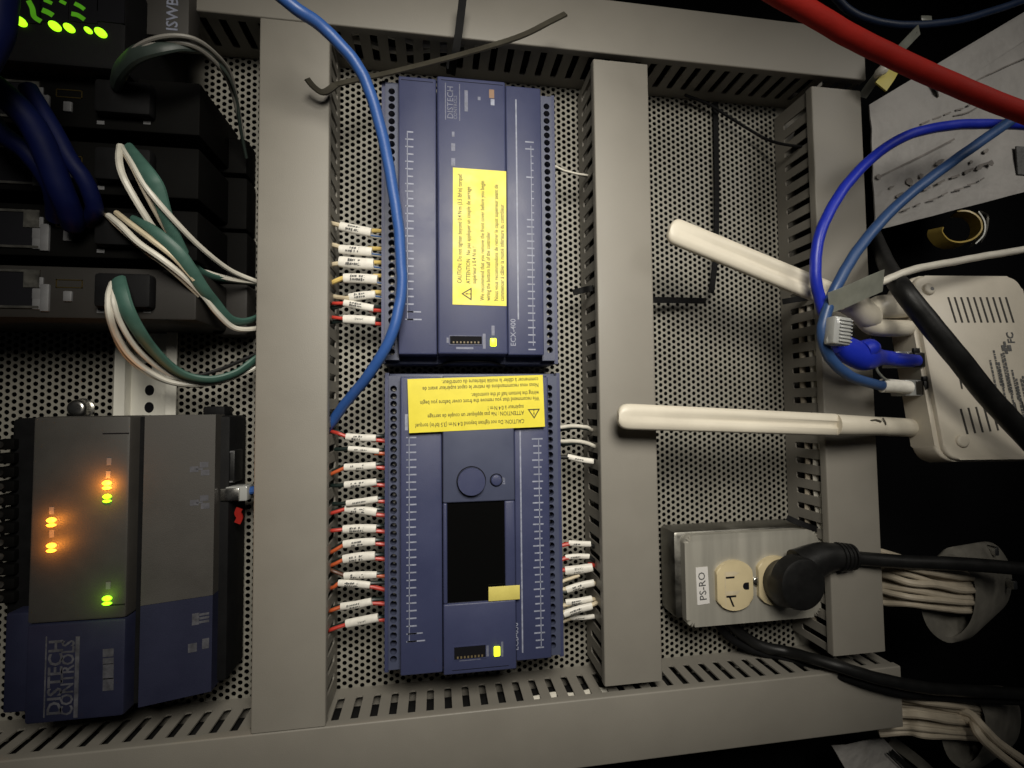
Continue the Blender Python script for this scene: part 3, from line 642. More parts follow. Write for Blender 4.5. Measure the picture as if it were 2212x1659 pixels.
# ------------------------------------------------------------------ DIN rail, bolt, power module at lower left
ry0 = ys_(310, 905, .005); ry1 = ys_(310, 690, .005); rx0 = xs(247, 800, .012); rx1 = xs(381, 800, .012); L = rx1-rx0
dr = thing('mounting_rail', 'bright metal mounting rail between the dark modules and the power module', 'rail', ((rx0+rx1)/2, (ry0+ry1)/2, .001))
prof = [(0, .012), (.17, .012), (.17, .004), (.83, .004), (.83, .012), (1, .012), (1, .0108), (.86, .0108), (.86, .0028), (.14, .0028), (.14, .0108), (0, .0108)]
mb = MB(); n = len(prof)
mb.add([(rx0+L*u, y, z) for y in (ry0, ry1) for u, z in prof], [(k, (k+1) % n, n+(k+1) % n, n+k) for k in range(n)])
part('rail', mb, 'rail', dr, smooth=False)
for px, py in ((323, 843), (322, 880), (318, 795)):
    q = P(px, py, .0042); part('mounting_slot', MB().prism([(q.x+.0033*math.cos(k*PI/8), q.y+.0042*math.sin(k*PI/8)) for k in range(16)], .0040, .0043), 'hole', dr, smooth=False)
bt = thing('hex_bolt', 'shiny bolt head on the panel above the power module', 'bolt', P(163, 882, 0))
q = P(163, 882, .010); part('washer', MB().disc((q.x, q.y), .0078, .0005, .002, 24), 'zinc', bt)
part('bolt_head', MB().disc((q.x, q.y), .0068, .002, .011, 24, .003), 'zinc', bt)

ZL, ZR0, ZR1 = .060, .057, .045
pm = thing('power_module', 'large grey and blue module with glowing orange and green lights', 'controller', P(250, 1200, 0))
yT = -.0035; yB = P(175, 1556, ZL).y; xg = xs(275, 1200, ZL); xL = xs(62, 1200, ZL); yS = ys_(170, 1342, ZL)
part('base_body', MB().rbox(xs(30, 1200, .03), xs(512, 1200, .02), yB+.004, yT-.001, .003, .036, .003), 'black_matte', pm)
part('left_face', MB().rbox(xL, xg, yS, yT, .030, ZL, .002), 'module_grey', pm)
part('left_foot', MB().rbox(xL, xg, yB, yS-.0002, .030, ZL, .002), 'module_blue', pm)
# right-hand face leans back towards the duct
def lean(x0, z0, x1, z1, y0, y1, m, nm):
    mb = MB().add([(x0, y0, .030), (x1, y0, .030), (x1, y1, .030), (x0, y1, .030), (x0, y0, z0), (x1, y0, z1), (x1, y1, z1), (x0, y1, z0)],
                  [(3, 2, 1, 0), (4, 5, 6, 7), (0, 1, 5, 4), (1, 2, 6, 5), (2, 3, 7, 6), (3, 0, 4, 7)])
    return part(nm, mb, m, pm, smooth=False)
xr0 = xs(306, 1200, ZR0); xr1 = xs(461, 1200, ZR1); ySr = ys_(380, 1297, .051)
rf = lean(xr0, ZR0, xr1, ZR1, ySr, yT, 'module_grey', 'right_face'); rb = lean(xr0, ZR0, xr1, ZR1, yB+.003, ySr-.0002, 'module_blue', 'right_foot')
part('groove', MB().box(xg, xr0, yB+.002, yT-.001, .03, .049), 'black_matte', pm, smooth=False)
def lz(x): return ZR0+(ZR1-ZR0)*(x-xr0)/(xr1-xr0)
icons = MB()
def icon(px, py, w, h):
    q = P(px, py, .047); icons.add([(q.x+a*w/2, q.y+b*h/2, lz(q.x+a*w/2)+.0002) for a, b in ((-1, -1), (1, -1), (1, 1), (-1, 1))], [(0, 1, 2, 3)])
for yy in (1013, 1085): icon(441, yy-9, .005, .004); icon(422, yy, .005, .004); icon(443, yy+8, .005, .004); icon(432, yy, .004, .0012)
icon(424, 1336, .004, .008); icon(440, 1327, .006, .0016); icon(440, 1335, .006, .0016); icon(440, 1343, .006, .0016); icon(418, 1397, .005, .006); icon(443, 1391, .004, .007)
part('printed_icons', icons, 'print_faint', rb, smooth=False)
nm = MB(); zt = ZL+.0002; xa = xs(140, 1460, ZL); y0_ = ys_(130, 1536, ZL)
for st_, px_, cap_ in (('DISTECH', 134, .0080), ('CONTROLS', 159, .0072)):
    me = text_mesh(st_, 'LEFT', .02); wm = max(v.x for v in me[0]); ln_ = ys_(px_, 1382, ZL)-ys_(px_, 1544, ZL); bi = len(nm.v); xb = xs(px_, 1460, ZL)
    nm.v += [Vector((xb-v.y*cap_/.69, ys_(px_, 1544, ZL)+v.x*ln_/wm, zt)) for v in me[0]]; nm.f += [tuple(k+bi for k in f) for f in me[1]]
part('maker_name', nm, 'print_faint', pm, smooth=False)
ln = MB()
for px, wd_ in ((98, .0008), (166, .0024)):
    x_ = xs(px, 1460, ZL); ln.box(x_-wd_/2, x_+wd_/2, ys_(px, 1550, ZL), ys_(px, 1375, ZL), ZL, zt)
for yy, hh in ((1410, .005), (1428, .004), (1450, .010), (1478, .008)):
    q = P(234, yy, ZL); ln.box(q.x-.0032, q.x+.0032, q.y-hh/2, q.y+hh/2, ZL, zt)
part('printed_marks', ln, 'print_faint', pm, smooth=False)
part('seam', MB().box(xs(222, 935, ZL), xg-.001, ys_(250, 935, ZL)-.0008, ys_(250, 935, ZL), ZL-.001, ZL+.0002).box(xs(232, 1305, ZL), xg-.001, ys_(250, 1305, ZL)-.0008, ys_(250, 1305, ZL), ZL-.001, ZL+.0002), 'hole', pm, smooth=False)
def lamp(px, py, m, col, watts, sz=.0030):
    q = P(px, py, ZL)
    ell = lambda cy, b: [(q.x+sz*math.cos(k*PI/12)*(1-.10*abs(math.sin(k*PI/12))), cy+b*math.sin(k*PI/12)) for k in range(24)]
    hs = part('indicator_light', MB().prism(ell(q.y+sz*.38, sz*.62), ZL-.0008, ZL+.0010, .0005, 3), m, pm)
    part('indicator_light', MB().prism(ell(q.y-sz*.72, sz*.38), ZL-.0008, ZL+.0009, .0004, 3), m, pm)
    l = bpy.data.lights.new('indicator_glow', 'POINT'); l.energy = watts; l.color = col; l.shadow_soft_size = .002
    o = bpy.data.objects.new('indicator_glow', l); C.objects.link(o); o.parent = pm; o.location = Vector((q.x, q.y, ZL+.0065))-ORG[pm.name]
OR = (1, .30, .03); GR = (.45, 1, .02)
lamp(232, 1047, 'led_orange', OR, .030); lamp(232, 1076, 'led_green', GR, .0018, .0027); lamp(112, 1127, 'led_orange', OR, .015); lamp(112, 1182, 'led_orange', OR, .015); lamp(232, 1296, 'led_green', GR, .0035)
mk = MB()
for px, py in ((236, 997), (234, 1025), (112, 1103), (112, 1153), (234, 1265)):
    q = P(px, py, ZL); mk.box(q.x-.0014, q.x+.0014, q.y-.0024, q.y+.0024, ZL, zt)
part('printed_marks', mk, 'grey_plastic', pm, smooth=False)
# terminal edge at the far left of the module
for k in range(12):
    py = 960+k*30; q = P(14, py, .038); part('terminal', MB().rbox(q.x-.006, q.x+.006, q.y-.0036, q.y+.0036, .02, .040, .001), 'module', pm); part('terminal_screw', MB().disc((q.x-.002, q.y), .0022, .0398, .0406, 12), 'galvanised', pm)
part('terminal_cover', MB().rbox(xs(8, 1400, .048), xL-.0008, yB+.002, ys_(20, 1325, .048), .012, .048, .002), 'module_blue', pm)
# side connectors facing the wide duct
q = P(493, 1007, .030); part('side_port', MB().rbox(q.x-.006, q.x+.006, q.y-.012, q.y+.012, .018, .034, .001), 'black', pm)
part('port_frame', MB().box(q.x-.0062, q.x-.0052, q.y-.011, q.y+.011, .034, .0346).box(q.x-.005, q.x+.005, q.y+.0105, q.y+.0115, .034, .0346).box(q.x-.005, q.x+.005, q.y-.0115, q.y-.0105, .034, .0346), 'grey_plastic', pm, smooth=False)
part('clip', MB().rbox(xs(448, 880, .02), xs(495, 880, .02), yT-.002, yT+.006, .012, .028, .0015), 'black_matte', pm)
q = P(522, 1064, .03)
pl = thing('network_plug', 'clear network plug in the side of the power module', 'plug', q)
part('plug_body', MB().rbox(q.x-.010, q.x+.006, q.y-.0055, q.y+.0055, .022, .036, .0012), 'clear', pl)
part('contacts', MB().rbox(q.x-.012, q.x+.001, q.y-.0045, q.y+.0045, .0355, .038, .0008), 'zinc', pl)
part('cable', MB().tube([P(530, 1062, .029), P(550, 1058, .029), P(585, 1050, .026)], .0030, 10), 'blue_cable', pl)
rt = P(516, 1115, .028)
solo('red_tab', MB().ribbon([P(518, 1098, .03), P(514, 1108, .03), P(518, 1118, .03), P(513, 1130, .03)], .0045, .0015), 'red_cable', 'small red tab beside the side connector of the power module', 'tab')

# ------------------------------------------------------------------ stack of dark modules at upper left
ZF = .070
xR = xs(427, 500, ZF); xLf = -.40
def dmod(px0, py0, py1, label, body_mat):  # last argument is the housing colour, paler and browner on the lowest module
    y1, y0 = P(300, py0, ZF).y, P(300, py1, ZF).y
    d = thing('network_module', label, 'module', (-.26, (y0+y1)/2, 0), 'dark network modules stacked beside the wide duct')
    part('housing', MB().rbox(xLf, xR, y0, y1, .004, ZF, .0015), body_mat, d)
    part('terminal_base', MB().rbox(xR-.01, xs(536, py1, .02), y0-.003, y1+(.003 if py0 > 200 else -.012), .002, .022, .002), body_mat, d)
    def at(px, fy): return P(px, py0+(py1-py0)*fy, ZF)
    q = at(30, .40); part('network_port', MB().box(q.x-.017, q.x+.014, q.y-.011, q.y+.011, ZF, ZF+.0006), 'hole', d, smooth=False)
    fr = MB()
    for bx in ((q.x-.018, q.x+.015, q.y+.011, q.y+.0125), (q.x-.018, q.x+.015, q.y-.0125, q.y-.011), (q.x+.006, q.x+.015, q.y+.001, q.y+.011)): fr.box(*bx, ZF, ZF+.0012)
    part('port_frame', fr, 'galvanised', d, smooth=False)
    for f in (.28, .50, .70):
        q = at(83, f); part('indicator', MB().rbox(q.x-.0032, q.x+.0032, q.y-.0036, q.y+.0036, ZF-.001, ZF+.001, .0006), 'grey_plastic', d)
    q = at(99, .58); part('release_tab', MB().rbox(q.x-.0026, q.x+.0026, q.y-.009, q.y+.009, ZF-.001, ZF+.0016, .0008), 'grey_plastic', d)
    q = at(148, .55); part('release_tab', MB().rbox(q.x-.0026, q.x+.0026, q.y-.0035, q.y+.0035, ZF-.001, ZF+.0014, .0008), 'grey_plastic', d)
    q = at(150, .30); fr = MB(); hw, hh, t = .0078, .0028, .0006
    for bx in ((q.x-hw, q.x+hw, q.y+hh-t, q.y+hh), (q.x-hw, q.x+hw, q.y-hh, q.y-hh+t), (q.x-hw, q.x-hw+t, q.y-hh, q.y+hh), (q.x+hw-t, q.x+hw, q.y-hh, q.y+hh)): fr.box(*bx, ZF, ZF+.0003)
    part('gold_mark', fr, 'gold', d, smooth=False)
    q0 = at(219, .13); q1 = at(338, .82); part('terminal_plug', MB().rbox(q0.x, q1.x, q1.y, q0.y, ZF-.001, ZF+.008, .0025), 'black_matte', d)
    for px in (218, 318):
        q = at(px, .84); part('plug_mark', MB().box(q.x-.0022, q.x+.0022, q.y-.0012, q.y+.0012, ZF, ZF+.0004), 'grey_plastic', d, smooth=False)
    return d
dmod(0, 168, 284, 'topmost of four dark network modules, with the arching cable above', 'module')
dmod(0, 312, 424, 'second dark network module, with two splayed white wires at its plug', 'module')
dmod(0, 450, 560, 'third dark network module, behind the ends of the navy cables', 'module')
dmod(0, 580, 690, 'lowest dark network module, brownish, just above the bare rail', 'module_brown')
# switch with green lights and the lettered plate above
sw = thing('network_switch', 'black network switch with a row of glowing green lights', 'switch', P(130, 40, 0))
y1, y0 = P(130, -80, .085).y, P(130, 140, .085).y; xl, xr = -.42, xs(272, 50, .085)
part('housing', MB().rbox(xl, xr, y0, y1, .004, .085, .003), 'black_matte', sw)
for px, py, s_ in ((45, 47, 1.1), (119, 57, 1.1), (150, 61, 1), (191, 66, .7), (218, 71, 1.1)):
    q = P(px, py, .0855)
    M = Matrix.Translation(q) @ Matrix.Rotation(-.6, 4, 'Z')
    part('status_light', MB().prism([(.0035*s_*math.cos(k*PI/8), .0023*s_*math.sin(k*PI/8)) for k in range(16)], -.0006, .0012, .0005, M=M), 'led_green', sw)
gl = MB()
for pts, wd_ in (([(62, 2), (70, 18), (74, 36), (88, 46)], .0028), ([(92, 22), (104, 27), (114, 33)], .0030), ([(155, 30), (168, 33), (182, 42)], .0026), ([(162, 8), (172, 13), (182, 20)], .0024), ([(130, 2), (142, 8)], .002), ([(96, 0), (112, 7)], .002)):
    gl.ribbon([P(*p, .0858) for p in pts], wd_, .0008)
part('painted_reflections', gl, 'green_reflection', sw)  # green reflections of the status lights, painted as self-glowing strokes
for px in (60, 118, 182, 240):
    q = P(px, 20, .0852); part('network_port', MB().box(q.x-.008, q.x+.008, q.y-.009, q.y+.008, .085, .0856), 'hole', sw, smooth=False)
np_ = thing('name_plate', 'brown-grey plate with white sideways lettering at the top edge', 'plate', P(345, 20, .05))
q0, q1 = P(286, -60, .062), P(407, 82, .062); part('plate', MB().rbox(q0.x, q1.x, q1.y, q0.y, .045, .062, .001), 'module_grey', np_)
part('lettering', MB().text('ISWB-1P', .0105, (P(383, 68, .0622).x, P(383, 68, .0622).y, .0622), PI/2, bold=.015), 'print', np_, smooth=False)
# dark blue patch cables in front of the modules
NB = 'navy patch cables hanging over the dark modules'
loose('patch_cable', 'navy_cable', [P(-60, 150, .125), P(8, 205, .12), P(70, 270, .112), P(108, 350, .104), P(135, 420, .096), P(152, 462, .088), P(158, 490, .080)], [.007, .007, .007, .007, .007, .0068, .006], 'thickest navy patch cable boot slanting over the dark modules', 'cable', NB, 14)
loose('patch_cable', 'navy_cable', [P(60, 190, .105), P(110, 270, .104), P(145, 335, .10), P(180, 385, .096), P(200, 430, .09), P(203, 460, .084), P(190, 478, .076)], .0048, 'thin navy patch cable curving to the right of the thick one', 'cable', NB, 12)
loose('patch_cable', 'navy_cable', [P(-60, 200, .1), P(0, 285, .1), P(60, 330, .098), P(110, 400, .09), P(120, 440, .082), P(122, 470, .073)], .0055, 'navy patch cable partly hidden left of the thick one', 'cable', NB, 12)
loose('patch_cable', 'navy_cable', [P(2, -60, .15), P(-4, 10, .15), P(-14, 70, .15), P(-50, 140, .15)], .008, 'blurred navy cable at the corner beside the green lights', 'cable', NB, 14)

# green cables from the modules to the wide duct: jacket plus stripped conductors
GG = 'green cables with white conductors feeding the dark modules'
def bundle(label, jacket, jr, conds):
    d = thing('signal_cable', label, 'cable', jacket[len(jacket)//2], GG)
    part('jacket', MB().tube(jacket, [q_*(.95 if 'arched' in label else .80) for q_ in jr], 12, 8, .55), 'green_dark' if 'arched' in label else 'green_jacket', d)
    for m, pts, r in conds: part('conductor', MB().tube(pts, r, 8, 8), m, d)
PZ = lambda lst: [P(*t) for t in lst]
bundle('arched green cable over the topmost dark module', PZ([(252, 178, .079), (262, 150, .092), (295, 118, .104), (345, 104, .108), (400, 100, .104), (450, 118, .094), (490, 160, .080), (510, 215, .06), (520, 280, .045), (532, 340, .03)]), [.007, .007, .0066, .005, .0036, .0028, .0024, .0024, .0024, .0024],
       [('grey_wire', PZ([(256, 175, .08), (262, 140, .096), (300, 98, .108), (360, 78, .112), (420, 84, .108), (468, 118, .094), (498, 160, .076), (512, 220, .058), (526, 300, .04)]), .0013),
        ('grey_wire', PZ([(268, 172, .08), (300, 112, .106), (360, 92, .108), (420, 100, .104), (470, 140, .088), (500, 190, .068), (520, 270, .045)]), .0016)])
bundle('green cable from the second dark module with a folded jacket', PZ([(276, 315, .08), (292, 338, .088), (325, 382, .094), (340, 410, .092), (360, 470, .084), (395, 545, .070), (425, 582, .058), (455, 597, .048), (500, 605, .036), (560, 612, .026)]), [.0036, .0048, .0058, .0062, .005, .0046, .0046, .0042, .0038, .0036],
       [('white_wire', PZ([(260, 316, .08), (258, 350, .09), (270, 390, .094), (310, 460, .088), (345, 510, .078), (400, 570, .062), (450, 590, .05), (500, 603, .037), (565, 610, .026)]), .0021),
        ('white_wire', PZ([(262, 316, .08), (285, 350, .09), (320, 410, .094), (380, 480, .084), (440, 540, .066), (500, 585, .044), (565, 612, .026)]), .0018),
        ('beige_cable', PZ([(262, 322, .08), (285, 360, .09), (315, 420, .09), (345, 475, .082), (380, 530, .07)]), .0014)])
bundle('green cable from the third dark module, lying in front of the second one', PZ([(285, 470, .08), (330, 497, .09), (380, 540, .088), (410, 580, .082), (440, 625, .072), (462, 652, .062), (490, 685, .050), (515, 695, .042), (540, 692, .034), (565, 680, .024)]), [.0024, .0042, .0052, .0052, .005, .0048, .0046, .0044, .0042, .004],
       [('white_wire', PZ([(235, 466, .08), (262, 488, .086), (300, 525, .088), (350, 560, .086), (400, 600, .078), (440, 640, .068), (468, 675, .058), (500, 705, .046), (530, 712, .038), (565, 708, .026)]), .0020),
        ('cream_wire', PZ([(252, 460, .08), (280, 482, .088), (330, 520, .09), (380, 560, .086), (420, 605, .078)]), .0018),
        ('beige_cable', PZ([(228, 464, .078), (260, 495, .084), (310, 540, .084), (370, 585, .08), (430, 640, .068)]), .0013)])
bundle('bright green cable hanging in a loop across the bare rail', PZ([(256, 606, .080), (262, 630, .088), (275, 670, .088), (300, 715, .080), (330, 755, .068), (370, 793, .056), (410, 814, .048), (460, 820, .042), (510, 806, .036), (545, 782, .032), (580, 755, .024)]), [.0062, .0062, .006, .0056, .0052, .0048, .0047, .0047, .0047, .0047, .0046],
       [('white_wire', PZ([(244, 612, .080), (236, 640, .088), (238, 680, .088), (250, 720, .078), (278, 765, .064), (320, 800, .052), (370, 824, .044), (430, 830, .038), (490, 820, .034), (560, 790, .026)]), .0021),
        ('white_wire', PZ([(250, 612, .080), (246, 650, .09), (262, 700, .084), (295, 752, .07), (340, 792, .054), (390, 818, .044), (450, 828, .036), (510, 814, .032)]), .0017),
        ('beige_cable', PZ([(242, 615, .080), (232, 660, .088), (240, 705, .08), (268, 765, .062), (320, 808, .05), (380, 830, .04), (440, 834, .034)]), .0014),
        ('black', PZ([(300, 745, .066), (350, 790, .05), (410, 812, .04), (470, 800, .032), (530, 775, .028), (575, 755, .022)]), .0014)])

# ------------------------------------------------------------------ outlet box
px0, px1, py0_, py1_ = .2065, .3330, -.1865, -.1105; ZP = .036
ob = thing('outlet_box', 'metal outlet box with an ivory double socket and a PS-RO label', 'outlet', ((px0+px1)/2, (py0_+py1_)/2, 0))
part('box_body', MB().rbox(px0-.006, px1-.008, py0_+.004, py1_+.002, .0006, .0285, .004), 'galvanised', ob)
def rrect(x0, x1, y0, y1, r, n=5):
    pts = []
    for cx, cy, a0 in ((x1-r, y0+r, -PI/2), (x1-r, y1-r, 0), (x0+r, y1-r, PI/2), (x0+r, y0+r, PI)):
        pts += [(cx+r*math.cos(a0+PI/2*k/n), cy+r*math.sin(a0+PI/2*k/n)) for k in range(n+1)]
    return pts
part('cover_plate', MB().prism(rrect(px0, px1, py0_, py1_, .0075, 9), .0288, ZP, .0038, 4), 'steel', ob)
def receptacle(cx, cy):
    R = .0208; pts = []
    for k in range(40):
        a = 2*PI*k/40; x_, y_ = R*math.cos(a), R*math.sin(a); pts.append((cx+max(-.0165, min(.0165, x_)), cy+y_))
    o = part('socket', MB().prism(pts, ZP-.001, ZP+.0035, .0012, 3), 'ivory', ob); z = ZP+.0036
    s = MB()
    s.box(cx-.0085, cx-.0005, cy+.0062, cy+.0078, z-.0004, z).box(cx-.0085, cx+.0005, cy-.0095, cy-.0079, z-.0004, z)
    s.add([(cx-.006, cy-.0095, z), (cx-.0044, cy-.0095, z), (cx-.0012, cy-.0172, z), (cx-.0030, cy-.0172, z)], [(0, 1, 2, 3)])
    s.prism([(cx+.0098+.0028*math.cos(a), cy-.0010+.0030*math.sin(a)) for a in [PI/2+PI*k/8 for k in range(9)]]+[(cx+.0126, cy-.0040), (cx+.0126, cy+.0020)], z-.0004, z)
    part('socket_slots', s, 'hole', o, smooth=False)
    part('slot_bevel', MB().add([(cx-.0085, cy+.0080, z), (cx-.0005, cy+.0080, z), (cx+.0045, cy+.0105, z), (cx-.001, cy+.0120, z), (cx-.0085, cy+.0118, z)], [(0, 1, 2, 3, 4)])
         .add([(cx-.0085, cy-.0075, z), (cx+.0015, cy-.0075, z), (cx+.005, cy-.0042, z), (cx-.0085, cy-.0042, z)], [(0, 1, 2, 3)])
         .add([(cx-.0095, cy-.0185, z), (cx-.0088, cy-.0185, z), (cx-.0088, cy+.012, z), (cx-.0095, cy+.012, z)], [(0, 1, 2, 3)]), 'cream_wire', o, smooth=False)
r1 = P(1583, 1262, ZP); receptacle(r1.x, r1.y)
r2 = (r1.x+.0385, r1.y+.0015); receptacle(*r2)
q = P(1633, 1255, ZP); o = part('screw', MB().disc((q.x, q.y), .0040, ZP-.0002, ZP+.0022, 20, .0012), 'zinc', ob)
part('screw_slot', MB().box(q.x-.0034, q.x+.0034, q.y-.0005, q.y+.0005, ZP+.0021, ZP+.00235), 'vent', o, smooth=False)
q0, q1 = P(1504, 1226, ZP), P(1531, 1305, ZP)
o = part('name_label', MB().prism([(q0.x, q1.y), (q1.x+.0007, q1.y+.0008), (q1.x-.0003, q0.y+.0003), (q0.x-.0007, q0.y)], ZP, ZP+.0004), 'white_label', ob, smooth=False)
o['label'] = 'white label printed PS-RO'
part('printed_text', MB().text('PS-RO', .0088, ((q0.x+q1.x)/2+.0026, (q0.y+q1.y)/2, ZP+.0005), PI/2+.05, 'CENTER', bold=.01), 'ink_grey', o, smooth=False)
# power plug with its cord
pg = thing('power_plug', 'black angled power plug in the outlet with a cord leaving to the right', 'plug', (r2[0], r2[1], ZP))
pc = P(1733, 1262, .065); cxp, cyp = pc.x, pc.y
M0 = Matrix.Translation((0, 0, 0))
bodyb = MB(); rings = [(r2[0]+.0045, r2[1], ZP+.004, .0185), (r2[0]+.0055, r2[1], ZP+.010, .0205), (cxp-.001, cyp, ZP+.020, .0216), (cxp, cyp, ZP+.028, .0212), (cxp, cyp, ZP+.0305, .0202), (cxp, cyp, ZP+.0315, .0178)]
n = 36
for cx, cy, z, r in rings:
    for k in range(n):
        a = 2*PI*k/n; bodyb.v.append(Vector((cx+r*math.cos(a)*.96, cy+r*math.sin(a), z)))
for i in range(len(rings)-1):
    for k in range(n): bodyb.f.append((i*n+k, i*n+(k+1) % n, (i+1)*n+(k+1) % n, (i+1)*n+k))
bodyb.f.append(tuple((len(rings)-1)*n+k for k in range(n))); bodyb.f.append(tuple(range(n))[::-1])
part('plug_body', bodyb, 'black', pg)
zc_ = ZP+.017
part('plug_neck', MB().tube([P(1728, 1228, zc_), P(1772, 1207, zc_), P(1800, 1203, zc_+.001), P(1832, 1204, zc_+.002)], [.0165, .0135, .0115, .0105], 18, 5, .85), 'black', pg)
for k in range(4):
    x_ = 1808+k*9; part('strain_rib', MB().tube([P(x_, 1203, zc_+.0015), P(x_+4.5, 1203, zc_+.0015)], [.0122-.0004*k]*2, 18, 1, .9), 'black', pg)
part('cord', MB().tube([P(1830, 1204, zc_+.002), P(1880, 1208, .056), P(1960, 1214, .060), P(2050, 1217, .064), P(2130, 1222, .066), P(2240, 1232, .068)], .0058, 14, 8), 'black', pg)

# ------------------------------------------------------------------ router with two antennas
RO = Matrix.Translation((.404, .1087, .069)) @ Matrix.Rotation(math.radians(-.16), 4, 'Z') @ Matrix.Rotation(math.radians(-5.74), 4, 'Y') @ Matrix.Rotation(math.radians(-8.62), 4, 'X')
RW, RHh, RT = .0985, .1568, .026
ro = thing('router', 'white router seen from its vented underside with two long antennas', 'router', RO @ Vector((RW/2, -RHh/2, -RT)))
part('shell', MB().prism(rrect(-.004, RW+.004, -RHh-.001, .001, .014, 7), -RT, -.0036, .0022, 3, M=RO, top_only=False), 'router', ro)
part('bottom_plate', MB().prism(rrect(0, RW, -RHh, 0, .012, 7), -.004, 0, .0022, 3, M=RO), 'router', ro)
def rl(px, py):                                     # a photo point onto the router's bottom plane, local coordinates
    I = RO.inverted(); c0 = Vector((0, 0, CAM_D)); p1 = P(px, py, 0); a = I @ c0; b = I @ p1; t = a.z/(a.z-b.z); return a+(b-a)*t
for i in range(10):
    t0 = rl(2078+14.1*i*.98-30, 642); t1 = rl(2078+14.1*i*.98-30+17, 697)
    part('vent_slot', MB().ribbon([RO @ Vector((t0.x, t0.y, .0000)), RO @ Vector((t1.x, t1.y, .0000))], .0016, .0005, up=RO.to_3x3() @ Vector((0, 0, 1)), smooth=1), 'vent', ro, smooth=False)
for i in range(10):
    t0 = rl(2075+16.5*i, 883-2*i); t1 = rl(2075+16.5*i+15, 938-2*i)
    part('vent_slot', MB().ribbon([RO @ Vector((t0.x, t0.y, .0000)), RO @ Vector((t1.x, t1.y, .0000))], .0016, .0005, up=RO.to_3x3() @ Vector((0, 0, 1)), smooth=1), 'vent', ro, smooth=False)
t0 = rl(2072, 810); t1 = rl(2078, 840); part('vent_slot', MB().ribbon([RO @ Vector((t0.x, t0.y, 0)), RO @ Vector((t1.x, t1.y, 0))], .0014, .0005, up=RO.to_3x3() @ Vector((0, 0, 1)), smooth=1), 'vent', ro, smooth=False)
for px, py in ((2005, 625), (2077, 953)):
    q = rl(px, py); o = part('rubber_foot', MB().disc((q.x, q.y), .0052, -.0004, .0026, 20, .0018, M=RO), 'router', ro)
part('screw', MB().disc((rl(2008, 626).x, rl(2008, 626).y), .0016, .0026, .0028, 10, 0, M=RO), 'grey_plastic', ro)
# printed lettering beside the feet: rows of small type running sideways, certification marks
tx = MB(); A = rl(2128, 858); VX = (rl(2146, 830)-rl(2150, 850)); ang = PI/2+.0
def rtext(st, size, px, py, bold=.01):
    q = rl(px, py); tx.text(st, size, (q.x, q.y, .0004), PI/2, M=RO, bold=bold)
rtext('FC', .0085, 2192, 742, .02)
rr = random.Random(5)
for px_, py_, w_ in ((2166, 752, .0012), (2173, 758, .0012), (2180, 752, .0016), (2170, 744, .0010)):
    q = rl(px_, py_); tx.add([RO @ Vector((q.x+a*w_, q.y+b*.0026, .0004)) for a, b in ((-1, -1), (1, -1), (1, 1), (-1, 1))], [(0, 1, 2, 3)])
for k in range(12):
    u0 = rl(2156+6.2*k, 862+5*k-(34 if k % 3 else 0)); Lk = rr.uniform(.018, .040); y = u0.y
    while y < u0.y+Lk:
        wl = rr.uniform(.001, .0032); tx.add([RO @ Vector((u0.x+a*.0008, y+b*wl, .0004)) for a, b in ((-1, 0), (1, 0), (1, 1), (-1, 1))], [(0, 1, 2, 3)]); y += wl+.0006
part('printed_text', tx, 'ink_grey', ro, smooth=False)
# wide antenna lying level across the right duct
def antenna(name, tip, end, w0, w1, zt, ze, base):
    a, b = P(*tip, zt), P(*end, ze); t = (b-a).normalized(); S = t.cross(Vector((0, 0, 1))).normalized(); Nn = S.cross(t).normalized()
    if Nn.z < 0: Nn = -Nn
    L = (b-a).length; mb = MB(); sec = []
    prof = [(-.9, -.5), (-1, -.3), (-1, .10), (-.84, .40), (-.35, .48), (-.12, .34), (.12, .34), (.35, .48), (.84, .40), (1, .10), (1, -.3), (.9, -.5)]
    SEC = ((0, .40), (.004, .60), (.011, .78), (.022, .91), (.036, .98), (.055, 1), (.25, 1), (.55, 1), (.97, 1), (1., .93))
    for f, sc_ in SEC:
        wd_ = (w0+(w1-w0)*f)*sc_/2; hh = .0068*(.55+.45*sc_)
        groove = .34 if f > .1 else .46
        for u, v in prof:
            if abs(u) < .2: v = .48-(.48-.16)*min(1, max(0, (f-.08)*2.5))
            mb.v.append(a+t*(L*f)+S*(u*wd_)+Nn*(v*hh))
    n = len(prof)
    m_ = len(SEC)-1
    for i in range(m_):
        for k in range(n): mb.f.append((i*n+k, i*n+(k+1) % n, (i+1)*n+(k+1) % n, (i+1)*n+k))
    mb.f.append(tuple(range(n))); mb.f.append(tuple(m_*n+k for k in range(n))[::-1])
    o = part('antenna', mb, 'antenna', ro, angle=50)
    return o, b, t
ant, e, t = antenna('antenna', (1335, 899), (1815, 918), .0198, .0176, .072, .078, None)
e2 = P(2012, 926, .060); e1 = P(1905, 921, .072)
part('hinge', MB().tube([e-t*.004, e+t*.012, e1], [.0086, .0082, .0076], 18, 3, .9), 'antenna', ant)
part('swivel_base', MB().tube([e1-t*.003, e1, e2-t*.002, e2], [.0072, .0078, .0078, .0072], 20, 1), 'antenna', ant)
part('hinge_notch', MB().ribbon([P(1880, 909, .0825), P(1893, 907, .0822), P(1904, 911, .0815)], .0012, .0004), 'olive_tie', ant)
part('hinge_notch', MB().ribbon([P(1907, 903, .0800), P(1912, 912, .0805), P(1913, 918, .0805)], .0010, .0006), 'olive_tie', ant)
ant, e, t = antenna('antenna', (1446, 494), (1832, 652), .0205, .0200, .078, .084, None)
part('hinge', MB().tube([e-t*.004, P(1850, 662, .084), P(1872, 682, .082), P(1880, 688, .080)], [.0095, .0098, .010, .009], 16, 4), 'antenna', ant)
